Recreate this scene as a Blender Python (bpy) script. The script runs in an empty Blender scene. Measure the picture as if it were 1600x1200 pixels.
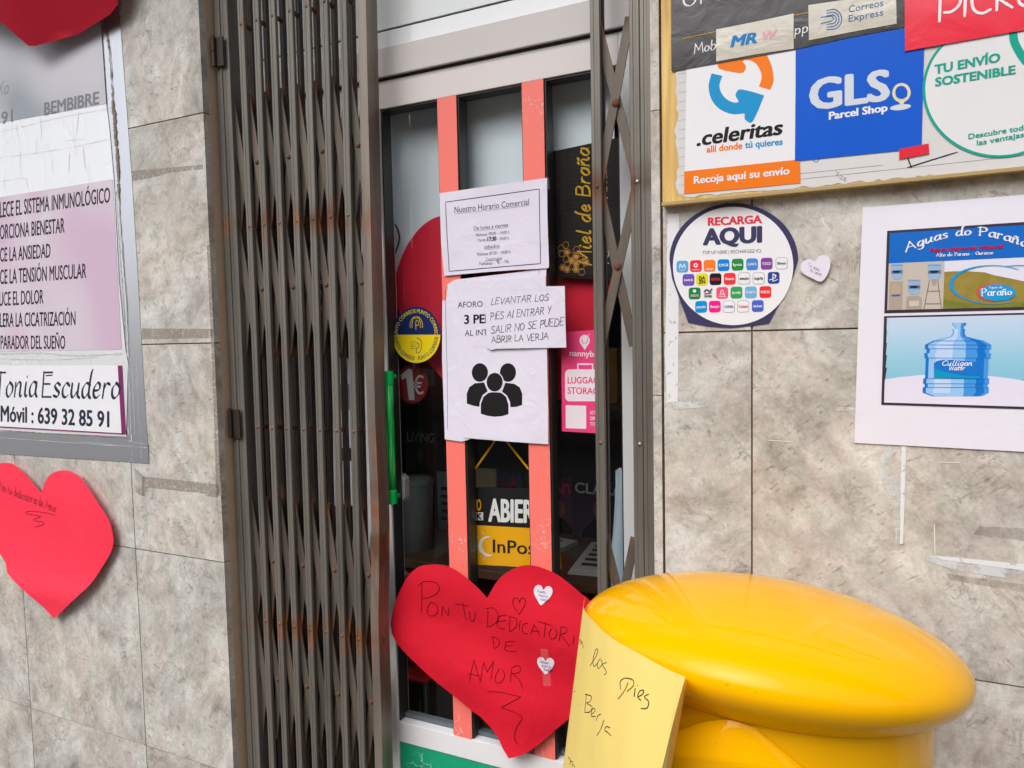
import bpy, bmesh, math, random
import numpy as np
from mathutils import Vector, Matrix
from mathutils.geometry import delaunay_2d_cdt, intersect_point_tri_2d
random.seed(7)
R = math.radians
S = bpy.context.scene
COL = S.collection
# ---------------------------------------------------------------- camera
YAW, PIT, ROL, FPX = 0.44566269, 0.06222629, -0.02072139, 1130.0
CAM = Vector((0, -1.42, 1.55))
_f = Vector((-math.sin(YAW)*math.cos(PIT), math.cos(YAW)*math.cos(PIT), -math.sin(PIT)))
_r = Vector((math.cos(YAW), math.sin(YAW), 0)); _u = _r.cross(_f)
_c, _s = math.cos(ROL), math.sin(ROL)
_r, _u = _c*_r+_s*_u, -_s*_r+_c*_u
cam = bpy.data.cameras.new('camera'); co = bpy.data.objects.new('camera', cam); COL.objects.link(co)
M = Matrix((_r, _u, -_f)).transposed().to_4x4(); M.translation = CAM
co.matrix_world = M
cam.sensor_fit = 'HORIZONTAL'; cam.sensor_width = 36; cam.lens = 36*FPX/1600
cam.clip_start = 0.02; cam.clip_end = 500
S.camera = co
# ---------------------------------------------------------------- light
SUN_EL, SUN_ROT = R(50), R(192)
w = bpy.data.worlds.new('World'); S.world = w; w.use_nodes = True
nt = w.node_tree; bg = nt.nodes['Background']
sky = nt.nodes.new('ShaderNodeTexSky'); sky.sky_type = 'NISHITA'; sky.sun_disc = False
sky.sun_elevation = SUN_EL; sky.sun_rotation = SUN_ROT; sky.dust_density = 4; sky.ozone_density = 0.6; sky.air_density = 0.8
hs = nt.nodes.new('ShaderNodeHueSaturation'); hs.inputs['Saturation'].default_value = 0.36
nt.links.new(sky.outputs[0], hs.inputs['Color']); nt.links.new(hs.outputs[0], bg.inputs[0])
bg.inputs[1].default_value = 0.15
sl = bpy.data.lights.new('sun', 'SUN'); so = bpy.data.objects.new('sun', sl); COL.objects.link(so)
sl.energy = 1.0; sl.angle = R(50); sl.color = (1.0, 0.985, 0.97)
_d = Vector((math.sin(SUN_ROT)*math.cos(SUN_EL), math.cos(SUN_ROT)*math.cos(SUN_EL), math.sin(SUN_EL)))
so.rotation_euler = _d.to_track_quat('Z', 'Y').to_euler(); so.location = (0, -3, 8)
S.view_settings.view_transform = 'Standard'; S.view_settings.look = 'None'
S.view_settings.exposure = 0.42; S.view_settings.gamma = 1
S.render.engine = 'CYCLES'
S.cycles.max_bounces = 8; S.cycles.transparent_max_bounces = 16

# ---------------------------------------------------------------- helpers
def ray(x, y):
    return _f + _r*((x-800)/FPX) - _u*((y-600)/FPX)
def px(x, y, Y=0.0):
    d = ray(x, y); return CAM + d*((Y-CAM.y)/d.y)
def xz(x, y, Y=0.0):
    p = px(x, y, Y); return (p.x, p.z)
def lin(c):
    return tuple(((v/255)/12.92 if v/255 <= .04045 else ((v/255+.055)/1.055)**2.4) for v in c)

MATS = {}
def newmat(name):
    m = bpy.data.materials.new(name); m.use_nodes = True
    return m, m.node_tree.nodes, m.node_tree.links, m.node_tree.nodes['Principled BSDF']
def mat(name, rgb, rough=.5, spec=.4, metal=0, var=.06, bump=0., bscale=60, coat=0, vs=9, rvar=.1, scale3=None):
    """plain painted/printed surface with slight tone, gloss and relief variation"""
    if name in MATS: return MATS[name]
    m, n, l, b = newmat(name)
    c = lin(rgb)
    tc = n.new('ShaderNodeNewGeometry')
    nz = n.new('ShaderNodeTexNoise'); nz.inputs['Scale'].default_value = vs; nz.inputs['Detail'].default_value = 6
    l.new(tc.outputs['Position'], nz.inputs['Vector'])
    mr = n.new('ShaderNodeMapRange'); mr.inputs[3].default_value = 1-var; mr.inputs[4].default_value = 1+var
    l.new(nz.outputs[0], mr.inputs[0])
    mx = n.new('ShaderNodeVectorMath'); mx.operation = 'SCALE'; mx.inputs[0].default_value = c
    l.new(mr.outputs[0], mx.inputs['Scale']); l.new(mx.outputs[0], b.inputs['Base Color'])
    r2 = n.new('ShaderNodeMapRange'); r2.inputs[3].default_value = max(0.02, rough-rvar); r2.inputs[4].default_value = min(1, rough+rvar)
    l.new(nz.outputs[0], r2.inputs[0]); l.new(r2.outputs[0], b.inputs['Roughness'])
    b.inputs['Metallic'].default_value = metal; b.inputs['Specular IOR Level'].default_value = spec
    if coat: b.inputs['Coat Weight'].default_value = coat; b.inputs['Coat Roughness'].default_value = .06
    if bump:
        n2 = n.new('ShaderNodeTexNoise'); n2.inputs['Scale'].default_value = bscale; n2.inputs['Detail'].default_value = 4
        n2.inputs['Distortion'].default_value = .8
        l.new(tc.outputs['Position'], n2.inputs['Vector'])
        bp = n.new('ShaderNodeBump'); bp.inputs['Distance'].default_value = bump; bp.inputs['Strength'].default_value = 1
        l.new(n2.outputs[0], bp.inputs['Height']); l.new(bp.outputs[0], b.inputs['Normal'])
    MATS[name] = m; return m
def ramp(n, stops):
    r = n.new('ShaderNodeValToRGB'); e = r.color_ramp.elements
    while len(e) < len(stops): e.new(.5)
    for i, (p, c) in enumerate(stops):
        e[i].position = p; e[i].color = (*c, 1) if len(c) == 3 else c
    return r

class MB:
    def __init__(s): s.v = []; s.f = []; s.mi = []; s.mats = []; s.attr = {}
    def m(s, mt):
        if mt not in s.mats: s.mats.append(mt)
        return s.mats.index(mt)
    def add(s, vs, fs, mt, at=None):
        o = len(s.v); k = s.m(mt); s.v += [tuple(v) for v in vs]
        for f in fs:
            if at is not None: s.attr[len(s.f)] = at
            s.f.append([i+o for i in f]); s.mi.append(k)
    def box(s, a, b, mt, at=None):
        x0, y0, z0 = a; x1, y1, z1 = b
        s.add([(x0,y0,z0),(x1,y0,z0),(x1,y1,z0),(x0,y1,z0),(x0,y0,z1),(x1,y0,z1),(x1,y1,z1),(x0,y1,z1)],
              [(0,3,2,1),(4,5,6,7),(0,1,5,4),(1,2,6,5),(2,3,7,6),(3,0,4,7)], mt, at)
    def bar(s, p, q, wdt, dep, mt, up=(0,1,0)):
        """flat bar from p to q: width across, depth along up"""
        p, q = Vector(p), Vector(q); d = (q-p).normalized(); U = Vector(up); U = (U-d*U.dot(d)).normalized(); W = d.cross(U)
        vs = []
        for e in (p, q):
            for a, b in ((-1,-1),(1,-1),(1,1),(-1,1)): vs.append(e+W*(a*wdt/2)+U*(b*dep/2))
        s.add(vs, [(0,3,2,1),(4,5,6,7),(0,1,5,4),(1,2,6,5),(2,3,7,6),(3,0,4,7)], mt)
    def tube(s, pts, rad, mt, n=12, cap=True):
        pts = [Vector(p) for p in pts]; vs = []; fs = []
        rads = rad if isinstance(rad, (list, tuple)) else [rad]*len(pts)
        for i, p in enumerate(pts):
            d = (pts[min(i+1, len(pts)-1)]-pts[max(i-1, 0)]).normalized()
            a = Vector((0,1,0)) if abs(d.y) < .9 else Vector((1,0,0))
            A = d.cross(a).normalized(); B = d.cross(A)
            for k in range(n):
                t = 2*math.pi*k/n; vs.append(p+(A*math.cos(t)+B*math.sin(t))*rads[i])
        for i in range(len(pts)-1):
            for k in range(n):
                fs.append((i*n+k, i*n+(k+1)%n, (i+1)*n+(k+1)%n, (i+1)*n+k))
        if cap: fs.append(tuple(range(n))[::-1]); fs.append(tuple(range((len(pts)-1)*n, len(pts)*n)))
        s.add(vs, fs, mt)
    def lathe(s, prof, mt, center=(0,0,0), n=72, fn=None, axis='z'):
        vs = []; fs = []
        for r, z in prof:
            for k in range(n):
                t = 2*math.pi*k/n; p = Vector((r*math.cos(t), r*math.sin(t), z))
                if axis == 'y': p = Vector((p.x, z, p.y))
                if fn: p = fn(p)
                vs.append(p+Vector(center))
        for i in range(len(prof)-1):
            for k in range(n): fs.append((i*n+k, i*n+(k+1)%n, (i+1)*n+(k+1)%n, (i+1)*n+k))
        s.add(vs, fs, mt)
    def build(s, name, parent=None, smooth=False, bevel=0, label=None, cat=None, group=None, kind=None, fixn=True):
        me = bpy.data.meshes.new(name); me.from_pydata(s.v, [], s.f); me.update()
        for m_ in s.mats: me.materials.append(m_)
        me.polygons.foreach_set('material_index', s.mi)
        if s.attr:
            a = me.attributes.new('tile', 'FLOAT', 'FACE')
            a.data.foreach_set('value', [s.attr.get(i, 0.) for i in range(len(s.f))])
        if fixn:
            bm = bmesh.new(); bm.from_mesh(me); bmesh.ops.recalc_face_normals(bm, faces=bm.faces); bm.to_mesh(me); bm.free()
        if smooth: me.polygons.foreach_set('use_smooth', [True]*len(me.polygons))
        o = bpy.data.objects.new(name, me); COL.objects.link(o)
        if bevel:
            b = o.modifiers.new('bevel', 'BEVEL'); b.width = bevel; b.segments = 2; b.limit_method = 'ANGLE'
        if parent:
            o.parent = parent; o.matrix_parent_inverse = parent.matrix_world.inverted() if False else Matrix.Translation(-parent.location)
        return tag(o, label, cat, group, kind)
def tag(o, label=None, cat=None, group=None, kind=None):
    if label: o['label'] = label
    if cat: o['category'] = cat
    if group: o['group'] = group
    if kind: o['kind'] = kind
    return o
def empty(name, loc, label, cat, group=None):
    o = bpy.data.objects.new(name, None); COL.objects.link(o); o.location = loc; o.empty_display_size = .05
    return tag(o, label, cat, group)

# -------- flat artwork laid on a plane (y = Y), optionally bent by disp(x, z)
def inside(p, poly):
    c = False; n = len(poly); x, y = p; j = n-1
    for i in range(n):
        xi, yi = poly[i]; xj, yj = poly[j]
        if (yi > y) != (yj > y) and x < (xj-xi)*(y-yi)/(yj-yi)+xi: c = not c
        j = i
    return c
def smooth(pts, sub=6, closed=False):
    P = [Vector(p) for p in pts]; n = len(P)
    if n < 3 and not closed: return [tuple(p) for p in P]
    out = []
    rng = range(n if closed else n-1)
    for i in rng:
        if closed: a, b, c, d = P[i-1], P[i], P[(i+1) % n], P[(i+2) % n]
        else: a, b, c, d = P[max(i-1,0)], P[i], P[i+1], P[min(i+2,n-1)]
        for k in range(sub):
            t = k/sub
            out.append(tuple(.5*((2*b)+(c-a)*t+(2*a-5*b+4*c-d)*t*t+(3*b-a-3*c+d)*t**3)))
    if not closed: out.append(tuple(P[-1]))
    return out
_TC = {}
def textgeo(body, bold=0.0):
    k = (body, bold)
    if k in _TC: return _TC[k]
    cu = bpy.data.curves.new('t', 'FONT'); cu.body = body; cu.size = 1; cu.offset = bold; cu.resolution_u = 3
    ob = bpy.data.objects.new('t', cu); COL.objects.link(ob)
    dg = bpy.context.evaluated_depsgraph_get(); me = bpy.data.meshes.new_from_object(ob.evaluated_get(dg))
    vs = [tuple(v.co) for v in me.vertices]; fs = [tuple(p.vertices) for p in me.polygons]
    bpy.data.objects.remove(ob); bpy.data.curves.remove(cu); bpy.data.meshes.remove(me)
    _TC[k] = (vs, fs); return _TC[k]
CAPH = max(v[1] for v in textgeo('H')[0])
class Art:
    def __init__(s, Y, disp=None):
        s.Y = Y; s.disp = disp or (lambda x, z: 0.); s.mb = MB(); s.eps = 0
    def pt(s, x, z, lay):
        return (x, s.Y-s.disp(x, z)-lay*.0003-s.eps, z)
    def poly(s, pts, mt, lay=0, step=None, world=False, mbo=None):
        P = [tuple(p) for p in pts] if world else [xz(x, y, s.Y) for x, y in pts]
        n = len(P); V = [Vector(p) for p in P]; Eg = [(i, (i+1) % n) for i in range(n)]
        if step:
            xs = [p[0] for p in P]; zs = [p[1] for p in P]
            x = min(xs)+step/2
            while x < max(xs):
                z = min(zs)+step/2
                while z < max(zs):
                    if inside((x, z), P): V.append(Vector((x, z)))
                    z += step
                x += step
        vo, eo, fo, *_ = delaunay_2d_cdt(V, Eg, [], 1, 1e-6)
        (mbo or s.mb).add([s.pt(v.x, v.y, lay) for v in vo], [tuple(f) for f in fo], mt)
    def ell(s, cx, cy, rx, ry, mt, lay=0, n=48, rot=0, step=None, a0=0, a1=360):
        pts = []
        for k in range(n + (0 if a1-a0 == 360 else 1)):
            t = R(a0+(a1-a0)*k/n); X, Yy = rx*math.cos(t), ry*math.sin(t)
            pts.append((cx+X*math.cos(rot)-Yy*math.sin(rot), cy+X*math.sin(rot)+Yy*math.cos(rot)))
        s.poly(pts, mt, lay, step)
    def ring(s, cx, cy, rx, ry, wd, mt, lay=0, n=48, a0=0, a1=360, rot=0):
        pts = []
        for k in range(n+1):
            t = R(a0+(a1-a0)*k/n); X, Yy = rx*math.cos(t), ry*math.sin(t)
            pts.append((cx+X*math.cos(rot)-Yy*math.sin(rot), cy+X*math.sin(rot)+Yy*math.cos(rot)))
        s.line(pts, wd, mt, lay, sm=False)
    def text(s, body, p0, p1, h, mt, lay=1, bold=0.0, shear=0.0, up=None, fn=None):
        """fill the baseline p0->p1 (pixels of the photograph) with the text, capital height h pixels"""
        vs, fs = textgeo(body)
        if not vs: return
        x0 = min(v[0] for v in vs)-bold; x1 = max(v[0] for v in vs)+bold; W = x1-x0
        offs = [(0, 0)] if not bold else [(-bold, 0), (bold, 0), (0, bold*.55), (0, -bold*.55), (-bold*.7, bold*.45), (bold*.7, -bold*.45), (bold*.7, bold*.45), (-bold*.7, -bold*.45)]
        if not fn:
            A = Vector(xz(*p0, s.Y)); B = Vector(xz(*p1, s.Y))
            ux, uy = up or (0, -1)
            U = Vector(xz(p0[0]+ux*h, p0[1]+uy*h, s.Y))-A
            U2 = Vector(xz(p1[0]+ux*h, p1[1]+uy*h, s.Y))-B
            D = (B-A).normalized()
        for i, (ox_, oy_) in enumerate(offs):
            out = []; lay_ = lay+i*.09
            for v in vs:
                t = (v[0]+ox_-x0)/W; c = (v[1]+oy_)/CAPH
                if fn: out.append(s.pt(*xz(*fn(t, c), s.Y), lay_)); continue
                q = A+(B-A)*t+(U*(1-t)+U2*t)*c+D*shear*c*U.length
                out.append(s.pt(q.x, q.y, lay_))
            s.mb.add(out, fs, mt)
    def line(s, pts, wd, mt, lay=1, sm=True, nib=None):
        """stroke; wd in metres; nib = (angle, thin ratio) for a broad pen"""
        P = [Vector(xz(x, y, s.Y)) for x, y in (smooth(pts, 6) if sm and len(pts) > 2 else pts)]
        if not sm or len(pts) == 2:
            Q = [P[0]]
            for p, q in zip(P, P[1:]):
                k = max(1, int((q-p).length/.008))
                Q += [p+(q-p)*(i/k) for i in range(1, k+1)]
            P = Q
        s.lineW(P, wd, mt, lay, nib)
    def lineW(s, P, wd, mt, lay=1, nib=None):
        n = len(P); vs = []
        if n < 2: return
        s.eps += 2e-6
        for i, p in enumerate(P):
            d = P[min(i+1, n-1)]-P[max(i-1, 0)]
            if d.length < 1e-9: d = Vector((1, 0))
            d.normalize(); N = Vector((-d.y, d.x)); q = wd
            if nib:
                nv = Vector((math.cos(nib[0]), math.sin(nib[0]))); q = wd*(nib[1]+(1-nib[1])*abs(N.dot(nv)))
            e = Vector((0, 0))
            if i == 0: e = -d*q*.4
            if i == n-1: e = d*q*.4
            k = .75 if i in (0, n-1) else 1
            vs += [s.pt(*(p+e+N*q/2*k), lay), s.pt(*(p+e-N*q/2*k), lay)]
        s.mb.add(vs, [(2*i, 2*i+1, 2*i+3, 2*i+2) for i in range(n-1)], mt)
    def hand(s, body, p0, p1, h, mt, wd=.0009, lay=1, nib=None, jit=.06, shear=0, up=None, serif=False, slope=None):
        G = []; x = 0
        for ch in body:
            if ch == ' ': x += .42; continue
            g = GL.get(ch) or GL.get(ch.upper()) or (.5, [])
            G.append((x, g)); x += g[0]+.16
        W = max(x-.16, .1)
        A = Vector(xz(*p0, s.Y)); B = Vector(xz(*p1, s.Y)); ux, uy = up or (0, -1)
        U = Vector(xz(p0[0]+ux*h, p0[1]+uy*h, s.Y))-A; L = (B-A).length; D = (B-A).normalized()
        for gx, (gw, st) in G:
            dy = random.uniform(-jit, jit); k = 1+random.uniform(-jit, jit); sk = shear+random.uniform(-jit, jit)
            for pl in st:
                pts = smooth([((gx+a)/W, b) for a, b in pl], 5) if len(pl) > 2 else [((gx+a)/W, b) for a, b in pl]
                P = [A+(B-A)*t+U*(c*k+dy)+D*(sk*c*U.length)+(D*random.uniform(-jit,jit)*U.length*.1) for t, c in pts]
                s.lineW(P, wd, mt, lay, nib)
    def build(s, name, parent=None, **k):
        return s.mb.build(name, parent, fixn=False, **k)
# hand-drawn letter skeletons (advance, strokes), cap height 1
GL = {
'A': (.7, [[(0,0),(.35,1)], [(.35,1),(.7,0)], [(.12,.38),(.58,.38)]]),
'B': (.6, [[(0,0),(0,1)], [(0,1),(.4,.98),(.48,.78),(.35,.56),(0,.52)], [(0,.52),(.45,.5),(.58,.27),(.42,.03),(0,0)]]),
'C': (.6, [[(.6,.85),(.35,1),(.05,.75),(.02,.35),(.25,.02),(.6,.12)]]),
'D': (.65, [[(0,0),(0,1)], [(0,1),(.4,.95),(.63,.6),(.55,.2),(.3,.02),(0,0)]]),
'E': (.52, [[(.5,1),(0,1)], [(0,1),(0,0)], [(0,0),(.52,0)], [(0,.53),(.4,.53)]]),
'I': (.12, [[(.06,0),(.06,1)]]),
'J': (.35, [[(.3,1),(.32,.2),(.18,-.05),(0,.05)]]),
'L': (.48, [[(.05,1),(0,0)], [(0,0),(.48,.04)]]),
'M': (.8, [[(0,0),(.1,1)], [(.1,1),(.4,.3)], [(.4,.3),(.7,1)], [(.7,1),(.8,0)]]),
'N': (.65, [[(0,0),(.02,1)], [(.02,1),(.62,0)], [(.62,0),(.65,1)]]),
'O': (.65, [[(.3,1),(.03,.7),(.05,.25),(.32,0),(.6,.3),(.6,.75),(.3,1)]]),
'P': (.55, [[(.05,0),(.05,1)], [(-.05,.95),(.35,1),(.52,.75),(.38,.52),(.05,.48)]]),
'R': (.6, [[(.03,0),(.03,1)], [(.03,1),(.4,.97),(.5,.74),(.35,.52),(.03,.48)], [(.2,.48),(.6,0)]]),
'S': (.52, [[(.5,.88),(.25,1),(.03,.8),(.15,.58),(.42,.42),(.48,.18),(.25,0),(0,.1)]]),
'T': (.6, [[(0,1),(.6,.98)], [(.3,1),(.3,0)]]),
'U': (.6, [[(0,1),(.03,.25),(.3,0),(.55,.25),(.6,1)]]),
'V': (.6, [[(0,1),(.3,0)], [(.3,0),(.6,1)]]),
'W': (.85, [[(0,1),(.2,0)], [(.2,0),(.42,.8)], [(.42,.8),(.65,0)], [(.65,0),(.85,1)]]),
'X': (.55, [[(0,1),(.55,0)], [(.55,1),(0,0)]]),
'Y': (.55, [[(0,1),(.28,.5)], [(.55,1),(.2,0)]]),
'a': (.42, [[(.4,.5),(.2,.57),(.02,.35),(.03,.08),(.18,0),(.38,.2),(.4,.55)], [(.4,.55),(.38,.15),(.46,.0)]]),
'b': (.42, [[(.1,1),(.03,.1),(.2,0),(.4,.2),(.38,.5),(.2,.55),(.06,.35)]]),
'c': (.36, [[(.36,.48),(.2,.57),(.02,.35),(.04,.08),(.2,0),(.36,.1)]]),
'd': (.45, [[(.4,.5),(.2,.57),(.02,.35),(.03,.08),(.18,0),(.38,.25)], [(.5,1.1),(.42,.9),(.37,.15),(.46,0)]]),
'e': (.38, [[(.04,.27),(.3,.32),(.34,.5),(.2,.58),(.03,.35),(.05,.08),(.2,0),(.38,.12)]]),
'g': (.42, [[(.38,.5),(.18,.57),(.02,.35),(.05,.08),(.2,.02),(.38,.25)], [(.4,.56),(.36,-.2),(.2,-.4),(.0,-.3)]]),
'i': (.18, [[(.08,.55),(.05,.12),(.14,0),(.2,.06)], [(.11,.76),(.13,.8)]]),
'j': (.2, [[(.15,.55),(.1,-.15),(-.02,-.35),(-.15,-.28)], [(.18,.76),(.2,.8)]]),
'l': (.2, [[(.12,1.05),(.06,.15),(.12,0),(.22,.06)]]),
'm': (.7, [[(.02,.55),(0,0)], [(.01,.35),(.18,.57),(.3,.45),(.28,0)], [(.29,.35),(.45,.57),(.6,.45),(.58,.08),(.68,0)]]),
'n': (.45, [[(.02,.55),(0,0)], [(.01,.32),(.2,.56),(.34,.5),(.33,.1),(.4,0),(.47,.06)]]),
'ñ': (.45, [[(.02,.55),(0,0)], [(.01,.32),(.2,.56),(.34,.5),(.33,.1),(.4,0),(.47,.06)], [(.05,.75),(.15,.83),(.27,.75),(.38,.83)]]),
'o': (.4, [[(.2,.57),(.02,.38),(.03,.1),(.18,0),(.37,.18),(.38,.42),(.2,.57)]]),
'p': (.42, [[(.06,.55),(0,-.35)], [(.04,.35),(.2,.57),(.38,.45),(.36,.12),(.2,0),(.04,.12)]]),
'r': (.32, [[(.04,.55),(0,0)], [(.02,.32),(.16,.55),(.32,.53)]]),
's': (.34, [[(.32,.5),(.17,.57),(.04,.45),(.15,.3),(.3,.18),(.22,.02),(0,.05)]]),
't': (.28, [[(.12,.85),(.06,.1),(.16,0),(.28,.08)], [(0,.55),(.26,.57)]]),
'u': (.45, [[(.02,.55),(0,.15),(.12,0),(.36,.3)], [(.39,.55),(.36,.1),(.46,.0)]]),
'v': (.36, [[(0,.55),(.16,0)], [(.16,0),(.36,.55)]]),
'á': (.42, [[(.4,.5),(.2,.57),(.02,.35),(.03,.08),(.18,0),(.38,.2),(.4,.55)], [(.2,.7),(.32,.88)]]),
'h': (.42, [[(.04,1),(0,0)], [(.02,.35),(.2,.57),(.36,.45),(.35,0)]]),
'q': (.42, [[(.38,.5),(.18,.57),(.02,.35),(.05,.08),(.2,.02),(.38,.25)], [(.4,.56),(.38,-.35)]]),
'z': (.36, [[(0,.55),(.34,.55),(.0,0),(.36,.02)]]),
':': (.08, [[(.03,.1),(.05,.13)], [(.03,.42),(.05,.45)]]),
'-': (.3, [[(0,.3),(.28,.3)]]),
'1': (.2, [[(0,.8),(.15,1)], [(.15,1),(.15,0)]]),
'4': (.4, [[(.3,0),(.3,1)], [(.3,1),(0,.35)], [(0,.35),(.4,.35)]]),
'9': (.4, [[(.38,.7),(.2,1),(.02,.75),(.18,.52),(.38,.7),(.3,0)]]),
}

# ---------------------------------------------------------------- materials
def marble():
    m, n, l, b = newmat('marble')
    g = n.new('ShaderNodeNewGeometry'); at = n.new('ShaderNodeAttribute'); at.attribute_name = 'tile'
    cmb = n.new('ShaderNodeCombineXYZ')
    for i in range(3): l.new(at.outputs['Fac'], cmb.inputs[i])
    sc = n.new('ShaderNodeVectorMath'); sc.operation = 'SCALE'; sc.inputs['Scale'].default_value = 17.3
    l.new(cmb.outputs[0], sc.inputs[0])
    ad = n.new('ShaderNodeVectorMath'); l.new(g.outputs['Position'], ad.inputs[0]); l.new(sc.outputs[0], ad.inputs[1])
    ang = n.new('ShaderNodeMath'); ang.operation = 'MULTIPLY'; ang.inputs[1].default_value = 2.2
    l.new(at.outputs['Fac'], ang.inputs[0])
    ro = n.new('ShaderNodeVectorRotate'); ro.rotation_type = 'Y_AXIS'; l.new(ad.outputs[0], ro.inputs['Vector']); l.new(ang.outputs[0], ro.inputs['Angle'])
    mp = n.new('ShaderNodeMapping'); mp.inputs['Scale'].default_value = (1, 1, 1.45); l.new(ro.outputs[0], mp.inputs[0])
    def noise(scale, det, dist, src=mp, rough=.6):
        z = n.new('ShaderNodeTexNoise'); z.inputs['Scale'].default_value = scale; z.inputs['Detail'].default_value = det
        z.inputs['Distortion'].default_value = dist; z.inputs['Roughness'].default_value = rough
        l.new(src.outputs[0], z.inputs['Vector']); return z
    # warm and cool clouds
    n1 = noise(6.5, 12, .3, rough=.68)
    r1 = ramp(n, [(.32, lin((158,153,147))), (.43, lin((187,183,176))), (.54, lin((205,201,195))), (.70, lin((224,222,219)))])
    l.new(n1.outputs[0], r1.inputs[0])
    n1b = noise(24, 10, .35, rough=.74)
    r1b = ramp(n, [(.34, (.58,.565,.54)), (.47, (.87,.865,.85)), (.56, (1.03,1.03,1.03)), (.68, (1.16,1.16,1.17))]); l.new(n1b.outputs[0], r1b.inputs[0])
    mA = n.new('ShaderNodeMix'); mA.data_type = 'RGBA'; mA.blend_type = 'MULTIPLY'; mA.inputs[0].default_value = .62
    l.new(r1.outputs[0], mA.inputs[6]); l.new(r1b.outputs[0], mA.inputs[7])
    # thin veins: ridges of a warped noise
    n2 = noise(9, 10, .9, rough=.68)
    ab = n.new('ShaderNodeMath'); ab.operation = 'SUBTRACT'; ab.inputs[1].default_value = .5; l.new(n2.outputs[0], ab.inputs[0])
    ab2 = n.new('ShaderNodeMath'); ab2.operation = 'ABSOLUTE'; l.new(ab.outputs[0], ab2.inputs[0])
    r2 = ramp(n, [(0., (1,1,1)), (.012, (.5,.5,.5)), (.03, (0,0,0))]); l.new(ab2.outputs[0], r2.inputs[0])
    n3 = noise(7, 4, .2); r3 = ramp(n, [(.5, (0,0,0)), (.68, (1,1,1))]); l.new(n3.outputs[0], r3.inputs[0])
    vm = n.new('ShaderNodeMath'); vm.operation = 'MULTIPLY'; l.new(r2.outputs[0], vm.inputs[0]); l.new(r3.outputs[0], vm.inputs[1])
    vk = n.new('ShaderNodeMath'); vk.operation = 'MULTIPLY'; vk.inputs[1].default_value = .75; l.new(vm.outputs[0], vk.inputs[0])
    mB = n.new('ShaderNodeMix'); mB.data_type = 'RGBA'; l.new(vk.outputs[0], mB.inputs[0]); l.new(mA.outputs[2], mB.inputs[6]); mB.inputs[7].default_value = (*lin((104,97,92)), 1)
    # specks
    mp2 = n.new('ShaderNodeMapping'); mp2.inputs['Scale'].default_value = (1, 1, .36); l.new(ro.outputs[0], mp2.inputs[0])
    n4 = noise(125, 3, .12, mp2, .6); r4 = ramp(n, [(.585, (0,0,0)), (.67, (1,1,1))]); l.new(n4.outputs[0], r4.inputs[0])
    n5 = noise(9, 6, .4); r5 = ramp(n, [(.40, (0,0,0)), (.58, (1,1,1))]); l.new(n5.outputs[0], r5.inputs[0])
    sm = n.new('ShaderNodeMath'); sm.operation = 'MULTIPLY'; l.new(r4.outputs[0], sm.inputs[0]); l.new(r5.outputs[0], sm.inputs[1])
    sk = n.new('ShaderNodeMath'); sk.operation = 'MULTIPLY'; sk.inputs[1].default_value = .5; l.new(sm.outputs[0], sk.inputs[0])
    mC = n.new('ShaderNodeMix'); mC.data_type = 'RGBA'; l.new(sk.outputs[0], mC.inputs[0]); l.new(mB.outputs[2], mC.inputs[6]); mC.inputs[7].default_value = (*lin((88,82,76)), 1)
    # fine grain
    n6 = noise(160, 3, 0, g if False else ad, .6); r6 = ramp(n, [(.3, (.9,.9,.9)), (.7, (1.06,1.06,1.06))]); l.new(n6.outputs[0], r6.inputs[0])
    mD = n.new('ShaderNodeMix'); mD.data_type = 'RGBA'; mD.blend_type = 'MULTIPLY'; mD.inputs[0].default_value = 1
    l.new(mC.outputs[2], mD.inputs[6]); l.new(r6.outputs[0], mD.inputs[7])
    n7 = noise(3.2, 4, .5); r7 = ramp(n, [(.36, (.95,.985,1.0)), (.5, (1,1,1)), (.64, (1.03,.995,.955))]); l.new(n7.outputs[0], r7.inputs[0])
    n8 = noise(13, 3, .6); r8 = ramp(n, [(.4, (1.02,.985,.985)), (.6, (.985,1.01,.985))]); l.new(n8.outputs[0], r8.inputs[0])
    mE = n.new('ShaderNodeMix'); mE.data_type = 'RGBA'; mE.blend_type = 'MULTIPLY'; mE.inputs[0].default_value = 1; l.new(mD.outputs[2], mE.inputs[6]); l.new(r7.outputs[0], mE.inputs[7])
    mF = n.new('ShaderNodeMix'); mF.data_type = 'RGBA'; mF.blend_type = 'MULTIPLY'; mF.inputs[0].default_value = 1; l.new(mE.outputs[2], mF.inputs[6]); l.new(r8.outputs[0], mF.inputs[7])
    l.new(mF.outputs[2], b.inputs['Base Color'])
    rr = n.new('ShaderNodeMapRange'); rr.inputs[3].default_value = .24; rr.inputs[4].default_value = .46; l.new(n1.outputs[0], rr.inputs[0]); l.new(rr.outputs[0], b.inputs['Roughness'])
    b.inputs['Specular IOR Level'].default_value = .35
    bp = n.new('ShaderNodeBump'); bp.inputs['Distance'].default_value = .0004; l.new(n4.outputs[0], bp.inputs['Height']); l.new(bp.outputs[0], b.inputs['Normal'])
    return m
MARBLE = marble()
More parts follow.
